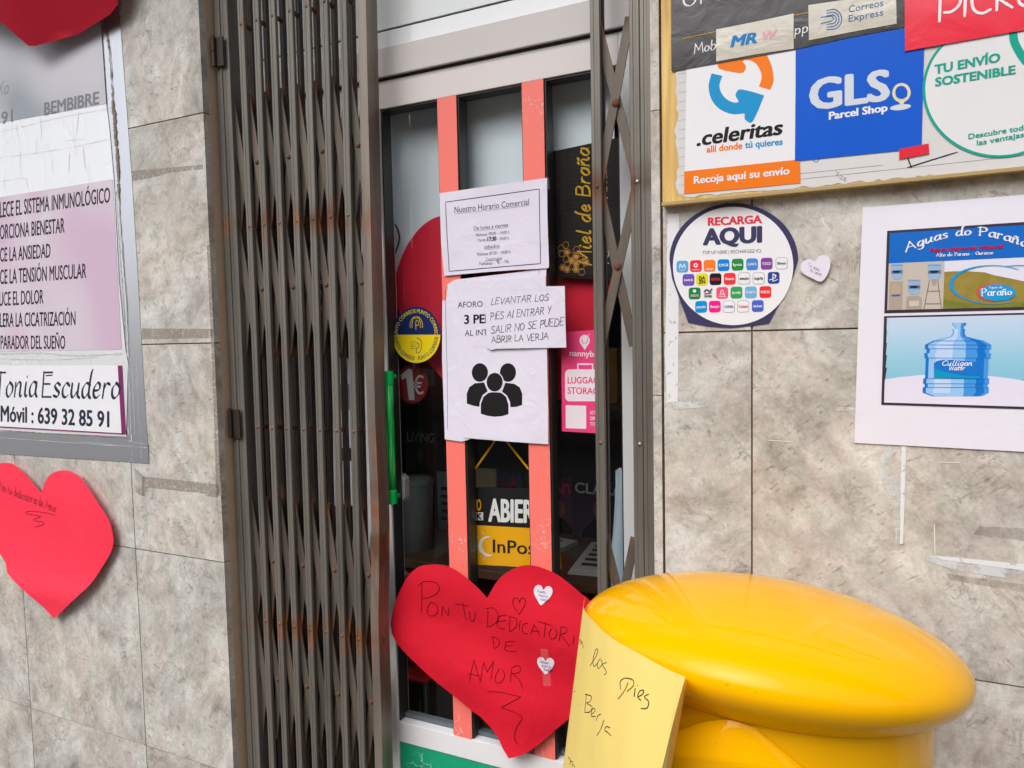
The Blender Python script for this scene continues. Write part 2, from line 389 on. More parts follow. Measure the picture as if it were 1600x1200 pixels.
def steel(name, base, base2, rustz, rustamt=1.0, rough=.45, metal=.35):
    """dull grey paint on steel; rust gathers at the rivet heights"""
    m, n, l, b = newmat(name)
    g = n.new('ShaderNodeNewGeometry'); sx = n.new('ShaderNodeSeparateXYZ'); l.new(g.outputs['Position'], sx.inputs[0])
    mp = n.new('ShaderNodeMapping'); mp.inputs['Scale'].default_value = (30, 30, 2.5); l.new(g.outputs['Position'], mp.inputs[0])
    nz = n.new('ShaderNodeTexNoise'); nz.inputs['Scale'].default_value = 1; nz.inputs['Detail'].default_value = 7; l.new(mp.outputs[0], nz.inputs[0])
    r = ramp(n, [(.3, lin(base)), (.7, lin(base2))]); l.new(nz.outputs[0], r.inputs[0])
    mp3 = n.new('ShaderNodeMapping'); mp3.inputs['Scale'].default_value = (60, 60, 9); l.new(g.outputs['Position'], mp3.inputs[0])
    nr = n.new('ShaderNodeTexNoise'); nr.inputs['Scale'].default_value = 1; nr.inputs['Detail'].default_value = 6; l.new(mp3.outputs[0], nr.inputs[0])
    acc = None
    for z0, wd, k in rustz:
        a = n.new('ShaderNodeMath'); a.operation = 'SUBTRACT'; a.inputs[1].default_value = z0; l.new(sx.outputs[2], a.inputs[0])
        a2 = n.new('ShaderNodeMath'); a2.operation = 'ABSOLUTE'; l.new(a.outputs[0], a2.inputs[0])
        mr = n.new('ShaderNodeMapRange'); mr.inputs[1].default_value = 0; mr.inputs[2].default_value = wd; mr.inputs[3].default_value = k*rustamt; mr.inputs[4].default_value = 0
        l.new(a2.outputs[0], mr.inputs[0])
        if acc is None: acc = mr
        else:
            mx = n.new('ShaderNodeMath'); mx.operation = 'MAXIMUM'; l.new(acc.outputs[0], mx.inputs[0]); l.new(mr.outputs[0], mx.inputs[1]); acc = mx
    s1 = n.new('ShaderNodeMath'); s1.operation = 'MULTIPLY_ADD'; s1.inputs[1].default_value = 2.4; s1.inputs[2].default_value = -1.55; l.new(nr.outputs[0], s1.inputs[0])
    s2 = n.new('ShaderNodeMath'); l.new(s1.outputs[0], s2.inputs[0])
    if acc: l.new(acc.outputs[0], s2.inputs[1])
    s2.use_clamp = True
    rc = ramp(n, [(.3, lin((70,50,40))), (.5, lin((104,68,46))), (.66, lin((140,84,48))), (.76, lin((164,100,50)))]); l.new(nr.outputs[0], rc.inputs[0])
    big = n.new('ShaderNodeTexNoise'); big.inputs['Scale'].default_value = 9; big.inputs['Detail'].default_value = 2; l.new(g.outputs['Position'], big.inputs[0])
    bm_ = n.new('ShaderNodeMapRange'); bm_.inputs[1].default_value = .4; bm_.inputs[2].default_value = .62; bm_.inputs[3].default_value = .5; bm_.inputs[4].default_value = 1.4; l.new(big.outputs[0], bm_.inputs[0])
    if acc:
        am = n.new('ShaderNodeMath'); am.operation = 'MULTIPLY'; l.new(acc.outputs[0], am.inputs[0]); l.new(bm_.outputs[0], am.inputs[1]); l.new(am.outputs[0], s2.inputs[1])
    mx = n.new('ShaderNodeMix'); mx.data_type = 'RGBA'; l.new(s2.outputs[0], mx.inputs[0]); l.new(r.outputs[0], mx.inputs[6]); l.new(rc.outputs[0], mx.inputs[7])
    l.new(mx.outputs[2], b.inputs['Base Color'])
    mm = n.new('ShaderNodeMapRange'); mm.inputs[3].default_value = metal; mm.inputs[4].default_value = 0; l.new(s2.outputs[0], mm.inputs[0]); l.new(mm.outputs[0], b.inputs['Metallic'])
    m2 = n.new('ShaderNodeMapRange'); m2.inputs[3].default_value = rough; m2.inputs[4].default_value = .85; l.new(s2.outputs[0], m2.inputs[0]); l.new(m2.outputs[0], b.inputs['Roughness'])
    bp = n.new('ShaderNodeBump'); bp.inputs['Distance'].default_value = .0006; l.new(nr.outputs[0], bp.inputs['Height']); l.new(bp.outputs[0], b.inputs['Normal'])
    return m
ZR = [1.865, .787]; ZP = [2.39, 1.325]
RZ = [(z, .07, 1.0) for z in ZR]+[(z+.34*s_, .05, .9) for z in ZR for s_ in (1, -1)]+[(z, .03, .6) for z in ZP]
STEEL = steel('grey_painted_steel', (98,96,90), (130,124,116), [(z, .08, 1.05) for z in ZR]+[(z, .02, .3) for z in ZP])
STEEL_IN = steel('inner_painted_steel_shaded', (44,37,32), (64,54,46), RZ)  # darker for the rear bars: dirt, and the gaps' shade put into the colour
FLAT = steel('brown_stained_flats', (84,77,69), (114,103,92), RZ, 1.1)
RUSTY = steel('rusty_steel', (112,102,94), (142,132,122), [(1.1, .33, 1.5), (1.86, .1, .7), (.787, .1, .7)])
RIVET = steel('rivet_steel', (96,80,68), (126,104,88), [(1.865, .1, .9), (.787, .1, .7)])
RUSTRIV = mat('rusted_rivet', (108,72,54), .8, .2, 0, .25, .0004, 300, vs=120)

def crackle(name, base, crack, scale=55, thr=.05, cover=.5):
    m, n, l, b = newmat(name)
    g = n.new('ShaderNodeNewGeometry')
    nz = n.new('ShaderNodeTexNoise'); nz.inputs['Scale'].default_value = 30; nz.inputs['Detail'].default_value = 3; l.new(g.outputs['Position'], nz.inputs[0])
    sc = n.new('ShaderNodeVectorMath'); sc.operation = 'SCALE'; sc.inputs['Scale'].default_value = .05; l.new(nz.outputs[1], sc.inputs[0])
    ad = n.new('ShaderNodeVectorMath'); l.new(g.outputs['Position'], ad.inputs[0]); l.new(sc.outputs[0], ad.inputs[1])
    v = n.new('ShaderNodeTexVoronoi'); v.feature = 'DISTANCE_TO_EDGE'; v.inputs['Scale'].default_value = scale*.7; l.new(ad.outputs[0], v.inputs[0])
    r = ramp(n, [(thr*.5, (1,1,1)), (thr, (0,0,0))]); l.new(v.outputs[0], r.inputs[0])
    n2 = n.new('ShaderNodeTexNoise'); n2.inputs['Scale'].default_value = 7; n2.inputs['Detail'].default_value = 3; l.new(g.outputs['Position'], n2.inputs[0])
    r2 = ramp(n, [(cover-.04, (0,0,0)), (cover+.06, (1,1,1))]); l.new(n2.outputs[0], r2.inputs[0])
    mu = n.new('ShaderNodeMath'); mu.operation = 'MULTIPLY'; l.new(r.outputs[0], mu.inputs[0]); l.new(r2.outputs[0], mu.inputs[1])
    mx = n.new('ShaderNodeMix'); mx.data_type = 'RGBA'; l.new(mu.outputs[0], mx.inputs[0]); mx.inputs[6].default_value = (*lin(base), 1); mx.inputs[7].default_value = (*lin(crack), 1)
    l.new(mx.outputs[2], b.inputs['Base Color']); b.inputs['Roughness'].default_value = .5
    bp = n.new('ShaderNodeBump'); bp.inputs['Distance'].default_value = .0008; l.new(mu.outputs[0], bp.inputs['Height']); l.new(bp.outputs[0], b.inputs['Normal'])
    return m
SALMON = crackle('salmon_paint', (250,122,110), (255,190,180), 50, .03, .585)
GREEN = crackle('green_paint', (20,160,118), (160,220,200), 42, .03, .50)
ALU = mat('white_aluminium', (222,214,212), .4, .5, 0, .05, .0002, 20, vs=6)
ALUW = mat('cool_white_aluminium', (230,231,234), .4, .5, 0, .04, vs=6)
BANDM = mat('beige_lintel', (208,202,200), .4, .5, 0, .04, vs=4)
GLOSSW = mat('glossy_white_panel', (240,243,245), .12, .6, .0, .02, vs=3, coat=.5)
DARKALU = mat('dark_gasket', (58,60,60), .35, .5, .3, .1)
BLACK = mat('black_rubber', (24,24,24), .6)
GROUT = mat('dark_grout', (92,84,74), .9, .1)
def glassmat():
    m, n, l, b = newmat('door_glass'); n.remove(b)
    o = n['Material Output']; t = n.new('ShaderNodeBsdfTransparent'); t.inputs[0].default_value = (.95,.97,.96,1)
    gl = n.new('ShaderNodeBsdfGlossy'); gl.inputs['Roughness'].default_value = .01
    fr = n.new('ShaderNodeFresnel'); gg = n.new('ShaderNodeNewGeometry'); io = n.new('ShaderNodeMapRange'); io.inputs[3].default_value = 1.6; io.inputs[4].default_value = 1/1.6
    l.new(gg.outputs['Backfacing'], io.inputs[0]); l.new(io.outputs[0], fr.inputs[0])
    mx = n.new('ShaderNodeMixShader'); l.new(fr.outputs[0], mx.inputs[0]); l.new(t.outputs[0], mx.inputs[1]); l.new(gl.outputs[0], mx.inputs[2]); l.new(mx.outputs[0], o.inputs[0])
    return m
GLASS = glassmat()
def foil(name, c=(205,206,210), rough=.22, bump=.003, bs=14, metal=.75):
    m, n, l, b = newmat(name)
    g = n.new('ShaderNodeNewGeometry')
    mp = n.new('ShaderNodeMapping'); mp.inputs['Scale'].default_value = (1.5, 1, .45); l.new(g.outputs['Position'], mp.inputs[0])
    v = n.new('ShaderNodeTexVoronoi'); v.feature = 'DISTANCE_TO_EDGE'; v.inputs['Scale'].default_value = bs
    nz = n.new('ShaderNodeTexNoise'); nz.inputs['Scale'].default_value = bs*.7; nz.inputs['Detail'].default_value = 4; l.new(mp.outputs[0], nz.inputs[0])
    sc = n.new('ShaderNodeVectorMath'); sc.operation = 'SCALE'; sc.inputs['Scale'].default_value = .3; l.new(nz.outputs[1], sc.inputs[0])
    ad = n.new('ShaderNodeVectorMath'); l.new(mp.outputs[0], ad.inputs[0]); l.new(sc.outputs[0], ad.inputs[1]); l.new(ad.outputs[0], v.inputs[0])
    r = ramp(n, [(0, (0,0,0)), (.035, (.3,.3,.3)), (.2, (.36,.36,.36))]); l.new(v.outputs[0], r.inputs[0])
    a2 = n.new('ShaderNodeMath'); l.new(nz.outputs[0], a2.inputs[0]); l.new(r.outputs[0], a2.inputs[1])
    bp = n.new('ShaderNodeBump'); bp.inputs['Distance'].default_value = bump; l.new(a2.outputs[0], bp.inputs['Height']); l.new(bp.outputs[0], b.inputs['Normal'])
    b.inputs['Base Color'].default_value = (*lin(c), 1); b.inputs['Metallic'].default_value = metal; b.inputs['Roughness'].default_value = rough
    return m
FOIL = foil('aluminium_tape', (214,216,222), .3, .0006, 5, .85)
FOILW = foil('crinkled_white_tape', (236,238,240), .28, .0016, 6, .3)
PAPER = mat('white_paper', (226,221,236), .75, .2, 0, .03, .0030, 16, vs=5)
PAPER2 = mat('white_poster_paper', (228,226,238), .6, .3, 0, .02, .0028, 6, vs=5)
INK = mat('black_ink', (22,21,26), .5, .3, vs=80)
PEN = mat('pen_ink', (40,38,48), .5, .3)
def P(name, rgb, rough=.45, **k): return mat(name, rgb, rough, .22, **k)
WHITE = P('print_white', (232,232,236), .4)

# ================================================================ SETTING
g = MB(); g.box((-60,-60,-.05), (60,-.0,0), mat('pavement_concrete', (104,102,98), .85, .2, 0, .12, .002, 30)); g.build('pavement', kind='structure')
g = MB(); g.box((-60,-8.2,-.0), (60,-3.2,.004), mat('asphalt', (70,70,72), .9, .2, 0, .2, .003, 60)); g.build('road', kind='structure')
# building across the street, seen only as reflections
fac = empty('building_across_street', (0,-11,0), 'plain rendered building across the street facing the shop', 'building')
g = MB(); g.box((-8,-16,0), (13,-11,6.2), mat('render_wall', (158,150,138), .85, .2)); g.build('wall', fac)
for zz in (1.0, 3.9):
    for i in range(8):
        g = MB(); x0 = -7.4+i*2.5; g.box((x0,-11.0,zz), (x0+1.3,-10.95,zz+1.7), mat('dark_window', (30,34,38), .15, .6)); g.build('window', fac)

# ---------------- marble walls
def tilewall(name, xs, zs, label, xlo, xhi, zlo, zhi, sep=(0,)):
    mb = MB(); gp = .0016; k = 0
    for i in range(len(xs)-1):
        for j in range(len(zs)-1):
            k += 1
            mb.box((xs[i]+gp, 0.0, zs[j]+gp), (xs[i+1]-gp, .02, zs[j+1]-gp), MARBLE, (k*.37) % 1.0+.05)
    t = mb.build('wall_face', None)
    root = empty(name, ((xlo+xhi)/2, .1, 0), label, 'wall')
    t.parent = root; t.matrix_parent_inverse = Matrix.Translation(-root.location); t.name = 'marble_tiles'
    return root
ZS = [-.26, .348, .952, 1.556, 2.165, 2.77]
lw = tilewall('marble_wall', [-3.06, -2.492, -1.927, -1.566], ZS, 'marble tiled pier on the left carrying taped therapy posters and a red heart', -3.1, -1.566, 0, 2.8)
rw = tilewall('marble_wall', [-.346, -.178, .392, .96, 1.53], ZS, 'marble tiled wall on the right behind the parcel signs and yellow mailbox', -.37, 1.5, 0, 2.8)
# left pier core with rendered reveal
g = MB(); REV = mat('beige_reveal_plaster', (190,168,144), .85, .15, 0, .14, .001, 60, vs=25)
g.box((-9, .0205, 0), (-1.5675, .16, 2.9), REV)
g.build('reveal', lw, bevel=.002)
g = MB(); g.box((-9, .004, 0), (-1.569, .02, 2.9), GROUT); g.build('grout_bed', lw)
g = MB()
g.box((-.366, .0205, 0), (9, .9, 2.9), REV); g.build('reveal', rw)
g = MB(); g.box((-.345, .004, 0), (9, .02, 2.9), mat('brown_joint', (120,92,72), .9, .1)); g.build('grout_bed', rw)
g = MB(); zz = [-.1, .45, 1.432, 1.987, 2.55, 2.9]
for i in range(5): g.box((-.3665, -.001, zz[i]+.0008), (-.3495, .02, zz[i+1]-.0008), MARBLE, .3+.1*i)
g.build('edge_strip', rw)
# far left continuation of the pier, and the floor above
g = MB(); g.box((-9, 0, 0), (-3.062, .02, 2.9), MARBLE, .5); g.build('marble_tiles', lw)
g = MB(); g.box((1.532, 0, 0), (9, .02, 2.9), MARBLE, .8); g.build('marble_tiles', rw)
up = empty('upper_facade', (0, .2, 2.9), 'rendered upper storey of the shop building above the pier tiles', 'building')
g = MB(); g.box((-9, -.02, 2.901), (9, .5, 9), mat('upper_render', (176,166,150), .9, .2)); g.build('wall', up)
g = MB(); g.box((-9, -.7, 3.35), (9, -.0205, 3.5), mat('balcony_concrete', (160,152,142), .9, .2)); g.build('unseen_balcony', up)  # unseen balcony slab, added and sized to cut light from overhead

# ---------------- adhesive and tape marks on the marble (worn patches with ragged edges)
def patch(rgb, alpha=.9, scale=60, cut=.42, name='tape_mark', soft=.06):
    m, n, l, b = newmat(name)
    g_ = n.new('ShaderNodeNewGeometry'); nz = n.new('ShaderNodeTexNoise'); nz.inputs['Scale'].default_value = scale; nz.inputs['Detail'].default_value = 8
    nz.inputs['Roughness'].default_value = .65; l.new(g_.outputs['Position'], nz.inputs[0])
    r = ramp(n, [(cut-soft, (0,0,0)), (cut+soft, (alpha,)*3)]); l.new(nz.outputs[0], r.inputs[0]); l.new(r.outputs[0], b.inputs['Alpha'])
    b.inputs['Base Color'].default_value = (*lin(rgb), 1); b.inputs['Roughness'].default_value = .6
    return m
BROWN = patch((160,149,136), .55, 90, .42, 'brown_tape_mark')
BROWN2 = patch((140,128,116), .3, 30, .4, 'faint_brown_mark', .15)
WRES = patch((226,228,232), .97, 70, .36, 'white_adhesive_mark')
WRES2 = patch((222,226,228), .8, 22, .47, 'worn_white_adhesive', .1)
a = Art(-.0006)
for q in [[(205,267),(317,257),(317,264),(262,270),(240,277),(207,283)], [(221,513),(333,514),(332,528),(221,530)],
          [(323,385),(328,380),(345,775),(338,775),(331,560)], [(222,744),(343,757),(342,778),(322,775),(320,771),(232,762),(226,776),(221,774)]]:
    a.poly(q, BROWN, 0, step=None)
a.poly([(210,730),(226,745),(225,775),(213,770)], BROWN2, 1)
a.build('tape_mark', lw)
a = Art(-.0006)
a.poly([(1043,334),(1061,334),(1060,521),(1059,627),(1042,630),(1039,560)], WRES, 0)
a.poly([(1041,628),(1101,628),(1100,637),(1042,640)], WRES2, 1)
a.poly([(1385,695),(1409,697),(1408,800),(1400,850),(1396,800),(1370,730)], WRES2, 1)
a.poly([(1409,697),(1416,697),(1414,770),(1411,850),(1406,850),(1407,760)], WRES, 2)
a.poly([(1438,866),(1600,881),(1640,886),(1640,912),(1600,907),(1500,893),(1445,876)], WRES2, 1)
a.poly([(1462,868),(1640,885),(1640,897),(1470,874)], WRES, 2)
a.poly([(1478,896),(1600,913),(1640,918),(1640,931),(1600,926),(1484,906)], BROWN2, 1)
a.poly([(1520,835),(1600,845),(1640,850),(1640,835),(1600,825),(1530,822)], BROWN2, 1)
a.poly([(1310,636),(1336,637),(1336,643),(1306,642)], WRES2, 1)
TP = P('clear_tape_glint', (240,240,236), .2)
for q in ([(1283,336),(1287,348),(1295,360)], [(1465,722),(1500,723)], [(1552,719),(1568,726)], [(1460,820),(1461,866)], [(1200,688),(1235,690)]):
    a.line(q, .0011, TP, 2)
a.build('adhesive_mark', rw)

# ================================================================ DOOR
YF, YG = .145, .178
gx = lambda x, y, Y=YF: px(x, y, Y).x
gz = lambda x, y, Y=YF: px(x, y, Y).z
XL = gx(592,168); XR = gx(966,94); ZT = gz(720,147); ZB = gz(625,1128)
s1a, s1b = gx(682.6,150), gx(712.3,150); s2a, s2b = gx(814.8,123), gx(848.5,117)
door = empty('shop_door', ((XL+XR)/2, YF, 0), 'white aluminium glazed shop door with salmon uprights and green lower panel', 'door')
ZR1 = gz(592,127)
g = MB(); g.box((XL-.062, YF, -.0), (XL, .2, ZR1), ALUW); g.build('stile', door, bevel=.002)
g = MB(); g.box((XR, YF, 0), (XR+.06, .2, ZR1), ALUW); g.build('stile', door, bevel=.002)
g = MB(); g.box((XL+.0005, YF+.001, ZT), (XR-.0005, .2, ZR1-.0005), ALU); g.build('top_rail', door, bevel=.0015)
ZRB = gz(640,1163)
g = MB(); g.box((XL+.0005, YF+.001, ZRB), (XR-.0005, .2, ZB), ALUW); g.build('middle_rail', door, bevel=.0015)
g = MB(); g.box((XL+.0005, YF+.004, .02), (XR-.0005, .19, ZRB-.0005), GREEN); g.build('lower_panel', door, label='green crackled lower panel')
for a_, b_ in ((s1a, s1b), (s2a, s2b)):
    g = MB(); g.box((a_, YF+.0005, ZB+.0005), (b_, YF+.003, ZT-.0005), SALMON); g.build('upright', door, label='salmon painted upright')
    g = MB(); g.box((a_+.0003, YF+.0035, ZB+.001), (b_-.0003, .2, ZT-.001), DARKALU); g.build('upright_frame', door)
# gaskets round the panes + panes
for a_, b_ in ((XL, s1a), (s1b, s2a), (s2b, XR)):
    g = MB(); t = .004; y0, y1 = YF+.006, .19
    g.box((a_+.0006, y0, ZB+.0006), (a_+t, y1, ZT-.0006), DARKALU); g.box((b_-t, y0, ZB+.0006), (b_-.0006, y1, ZT-.0006), DARKALU)
    g.box((a_+t, y0, ZT-t), (b_-t, y1, ZT-.0006), DARKALU); g.box((a_+t, y0+.02, ZB+.0006), (b_-t, y1, ZB+.012), mat('grey_bead', (96,106,112), .4))
    g.build('gasket', door)
    g = MB(); g.add([(a_+t,YG,ZB+.0125),(b_-t,YG,ZB+.0125),(b_-t,YG,ZT-t),(a_+t,YG,ZT-t)], [(0,1,2,3)], GLASS); g.build('pane', door)
# green wrapped pull handle on the left stile
GP = P('green_plastic', (10,190,92), .3, bump=.0003, bscale=200)
def greenwrap():
    m, n, l, b = newmat('green_stretch_wrap')
    g_ = n.new('ShaderNodeNewGeometry'); mp = n.new('ShaderNodeMapping'); mp.inputs['Scale'].default_value = (260, 260, 12); l.new(g_.outputs['Position'], mp.inputs[0])
    nz = n.new('ShaderNodeTexNoise'); nz.inputs['Scale'].default_value = 1; nz.inputs['Detail'].default_value = 4; l.new(mp.outputs[0], nz.inputs[0])
    r = ramp(n, [(.35, lin((6,130,60))), (.55, lin((10,196,92))), (.72, lin((150,200,90)))]); l.new(nz.outputs[0], r.inputs[0]); l.new(r.outputs[0], b.inputs['Base Color'])
    b.inputs['Roughness'].default_value = .25; bp = n.new('ShaderNodeBump'); bp.inputs['Distance'].default_value = .001; l.new(nz.outputs[0], bp.inputs['Height']); l.new(bp.outputs[0], b.inputs['Normal'])
    return m
GW = greenwrap()
HY = .116
hx = px(609.5, 680, HY).x; z0, z1 = px(608, 786, HY).z, px(605, 580, HY).z
h = MB(); h.tube([(hx,HY,z0+.035),(hx,HY,z0+.09),(hx,HY,z1-.1),(hx,HY,z1-.03)], [.0118,.0122,.0120,.0118], GW, 20)
ho = h.build('handle', door, smooth=True, label='green wrapped pull handle')
h = MB()
h.tube([(hx,HY,z0),(hx,HY,z0+.033),(hx,HY,z0+.037)], [.0136,.0136,.0118], GP, 20); h.tube([(hx,HY,z1-.036),(hx,HY,z1-.033),(hx,HY,z1)], [.0118,.0135,.0135], GP, 20)
h.tube([(hx,HY,z0+.015),(hx,YF,z0+.015)], .006, GP); h.tube([(hx,HY,z1-.015),(hx,YF,z1-.015)], .006, GP)
h.build('end_cap', ho)
# lintel and transom above the door
lint = empty('door_lintel', (-.8, .16, ZR1), 'beige lintel band and glossy white transom panel above the shop door', 'lintel')
zc1 = gz(590,80); zc2 = gz(590,52)
XA, XB = -1.5655, -.368
g = MB(); g.box((XA, YF-.012, ZR1+.004), (XB, .2, zc1), BANDM); g.build('band', lint, bevel=.002)
g = MB(); g.box((XA, YF-.004, ZR1+.0002), (XB, .2, ZR1+.0038), BLACK); g.build('shadow_gap', lint)
g = MB(); g.box((XA, YF-.002, zc1+.0005), (XB, .2, zc2), GLOSSW); g.build('bead', lint, bevel=.002)
g = MB(); g.box((XA, YF+.006, zc2+.0005), (XB, .2, zc2+.006), DARKALU); g.build('shadow_gap', lint)
g = MB(); g.box((XA, YF+.001, zc2+.0065), (XB, .2, 2.9), mat('transom_panel', (232,238,238), .16, .6, 0, .05, .0006, 4, vs=3)); g.build('transom', lint)
# fixed frame and side light behind the folded gate
sd = empty('side_window', (-1.35, .16, 0), 'white framed narrow side window behind the folded gate', 'window')
xs_ = XL-.0625
g = MB(); g.box((XA, YF+.002, 0), (XA+.16, .2, ZR1), mat('dark_brown_frame', (70,60,52), .6)); g.build('frame', sd)
g = MB(); g.box((xs_-.02, YF+.003, 0), (xs_, .2, ZR1), ALUW); g.box((XA+.1605, YF+.003, 2.14), (xs_-.0205, .2, ZR1), ALU); g.build('frame', sd)
g = MB(); g.add([(XA+.161,YG,0),(xs_-.021,YG,0),(xs_-.021,YG,2.139),(XA+.161,YG,2.139)], [(0,1,2,3)], GLASS); g.build('pane', sd)
a = Art(YG-.001)
a.poly([(490,480),(515,480),(560,480),(570,1000),(562,1000)] if False else [(519,560),(552,560),(556,790),(522,790)], P('pale_notice', (200,202,214), .6), 0)
a.poly([(520,600),(553,600),(554,640),(521,640)], P('notice_grey', (120,124,134), .6), 1)
a.poly([(522,700),(555,700),(556,720),(523,720)], P('notice_dark', (50,30,34), .6), 1)
a.build('paper_notice', sd)
a = Art(YG-.001)
a.poly([(480,300),(512,300),(515,520),(484,520)], P('side_poster', (118,122,128), .6), 0)
for k in range(9):
    y_ = 312+k*22; a.poly([(484,y_),(506,y_),(506,y_+9+(k%3)*3),(484,y_+9+(k%3)*3)], P('side_poster_ink', (34,36,44), .6), 1)
a.build('poster_sheet', sd)

# ================================================================ GATES
gate = empty('folding_gate', (-1.53, .06, 0), 'bundle of grey folded scissor gate bars beside the left marble pier', 'gate')
YA = .045
ZTOP, ZBOT = 2.86, .02
def channel(mb, xc, wd, y0, dp, mt, z0=ZBOT, z1=ZTOP, lip=True):
    """U-shaped bar, opening to the back, with a shallow groove in its face"""
    t = .002; gr = wd*.16
    prof = [(xc-wd/2, y0+dp), (xc-wd/2, y0+.0012), (xc-wd/2+.0012, y0), (xc-gr, y0), (xc-gr+.001, y0+.0012), (xc+gr-.001, y0+.0012), (xc+gr, y0),
            (xc+wd/2-.0012, y0), (xc+wd/2, y0+.0012), (xc+wd/2, y0+dp), (xc+wd/2-t, y0+dp), (xc+wd/2-t, y0+t+.001), (xc-wd/2+t, y0+t+.001), (xc-wd/2+t, y0+dp)]
    n = len(prof); vs = [(x, y, z) for z in (z0, z1) for x, y in prof]
    mb.add(vs, [(i, (i+1) % n, n+(i+1) % n, n+i) for i in range(n)]+[tuple(range(n))[::-1], tuple(range(n, 2*n))], mt)
def rivet(mb, x, y, z, r, mt, h=.003):
    mb.lathe([(0.0001, -h), (r*.6, -h*.85), (r, -h*.3), (r, 0)], mt, (x, y, z), 14, axis='y')
WB, PIT_ = .0198, .0539
xb = [-1.469, -1.4175, -1.3645, -1.309, -1.2555, -1.2005, -1.1455]
YL1, YL2, YRB = YA+.0115, YA+.0165, YA+.032
# hinge-side frame post
g = MB(); channel(g, -1.5555+.008, .018, YA-.004, .03, STEEL); channel(g, -1.5265, .026, YA, .04, STEEL)
fp = g.build('frame_post', gate)
g = MB(); g.box((-1.5655, YA+.01, 0), (-1.5575, YA+.03, 2.86), mat('dark_jamb_angle', (88,82,74), .6, .3, .3, .2)); g.build('jamb_angle', gate)
for (za, zb) in ((px(326,60,.03).z, px(326,106,.03).z), (px(356,640,.03).z, px(356,684,.03).z)):
    g = MB(); x_ = -1.553; zm = (za+zb)/2
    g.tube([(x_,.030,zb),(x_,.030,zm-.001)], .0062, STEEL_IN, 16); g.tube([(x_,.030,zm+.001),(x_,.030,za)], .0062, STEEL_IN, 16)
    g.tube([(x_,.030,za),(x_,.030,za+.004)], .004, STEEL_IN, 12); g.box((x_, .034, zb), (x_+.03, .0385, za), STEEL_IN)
    g.build('hinge', gate, smooth=False)
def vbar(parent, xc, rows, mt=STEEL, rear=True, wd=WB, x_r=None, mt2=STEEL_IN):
    g = MB(); channel(g, xc, wd, YA, .0095, mt); b = g.build('vertical_bar', parent)
    for z in rows:
        g = MB(); rivet(g, xc+.001, YA+.0012, z, .0048, RIVET); g.build('rivet', b, smooth=True)
    if rear:
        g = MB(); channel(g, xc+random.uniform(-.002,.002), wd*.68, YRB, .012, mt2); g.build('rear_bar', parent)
        for z in ZP+ZR:
            g = MB(); g.tube([(xc, YA+.012, z), (xc, YRB+.001, z)], .0055 if z in ZP else .0075, RUSTRIV, 12); g.build('spacer_pin', parent, smooth=True)
for i, x in enumerate(xb[:7]): vbar(gate, x, ZR+ZP)
XLAST = -1.087
# lock-side post of the bundle, rusty and slightly bowed
g = MB(); n_ = 24
prev = None
prof = [(-.0135,0),(.0135,0),(.0135,.045),(-.0135,.045)]
vs = []; fs = []
xlp = -1.0905
for k in range(n_+1):
    z = ZBOT+(ZTOP-ZBOT)*k/n_; bow = .006*math.exp(-((z-1.12)/.16)**2)-.004*math.exp(-((z-.82)/.1)**2)
    for x_, y_ in prof: vs.append((xlp+x_*(.9)+bow, YA+y_, z))
for k in range(n_):
    for j in range(4): fs.append((k*4+j, k*4+(j+1)%4, k*4+4+(j+1)%4, k*4+4+j))
g.add(vs, fs, RUSTY); g.build('lock_post', gate, label='rusty bowed lock post')
def lattice(parent, xs, halfw=.009, mid=True, every=2, off=0):
    """flat bars between the front and rear uprights; each runs over three uprights and pivots on the middle one"""
    for z0 in ZR:
        for i in range(-1, len(xs)-1):
            for sgn in (1, -1):
                xa = xs[i] if i >= 0 else xs[0]-(xs[1]-xs[0])
                xm = xs[i+1]; xc = xs[i+2] if i+2 < len(xs) else xs[-1]+(xs[-1]-xs[-2])
                p, q = (xa, z0+.335*sgn), (xc, z0-.335*sgn)
                if i < 0: p = (xm, z0)
                if i+2 >= len(xs): q = (xm, z0)
                y = YL1 if sgn > 0 else YL2
                g = MB(); e = Vector((q[0]-p[0], 0, q[1]-p[1])).normalized()*.009
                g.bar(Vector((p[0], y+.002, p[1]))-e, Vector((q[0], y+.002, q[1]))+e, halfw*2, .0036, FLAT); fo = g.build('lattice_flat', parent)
        if mid:
            for i in range(len(xs)-1):
                if (i+off) % every: continue
                xm = (xs[i]+xs[i+1])/2
                for s_ in (1, -1):
                    g = MB(); rivet(g, xm, YL1, z0+s_*.1675, .0062, RUSTRIV, .004); g.build('pivot_rivet', parent, smooth=True)
X1 = [-1.5235]+xb[:7]
X1.append(-1.0905)
lattice(gate, X1, .0112, off=1)

gate2 = empty('folding_gate', (-.4, .06, 0), 'open crossed lattice of the narrow grey gate leaf at the right of the door', 'gate')
xa = -.494; XE = -.4115
vbar(gate2, xa, ZR+ZP, wd=.021)
g = MB(); channel(g, XE+.0005, .021, YA, .042, STEEL); channel(g, XE+.0235, .0225, YA-.002, .042, STEEL); ep = g.build('end_post', gate2)
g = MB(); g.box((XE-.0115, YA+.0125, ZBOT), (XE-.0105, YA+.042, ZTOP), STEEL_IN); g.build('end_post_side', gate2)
for z in ZR+ZP:
    g = MB(); rivet(g, XE+.004, YA+.001, z, .0052, mat('bright_steel', (150,150,148), .3, .5, .8)); g.build('rivet', ep, smooth=True)
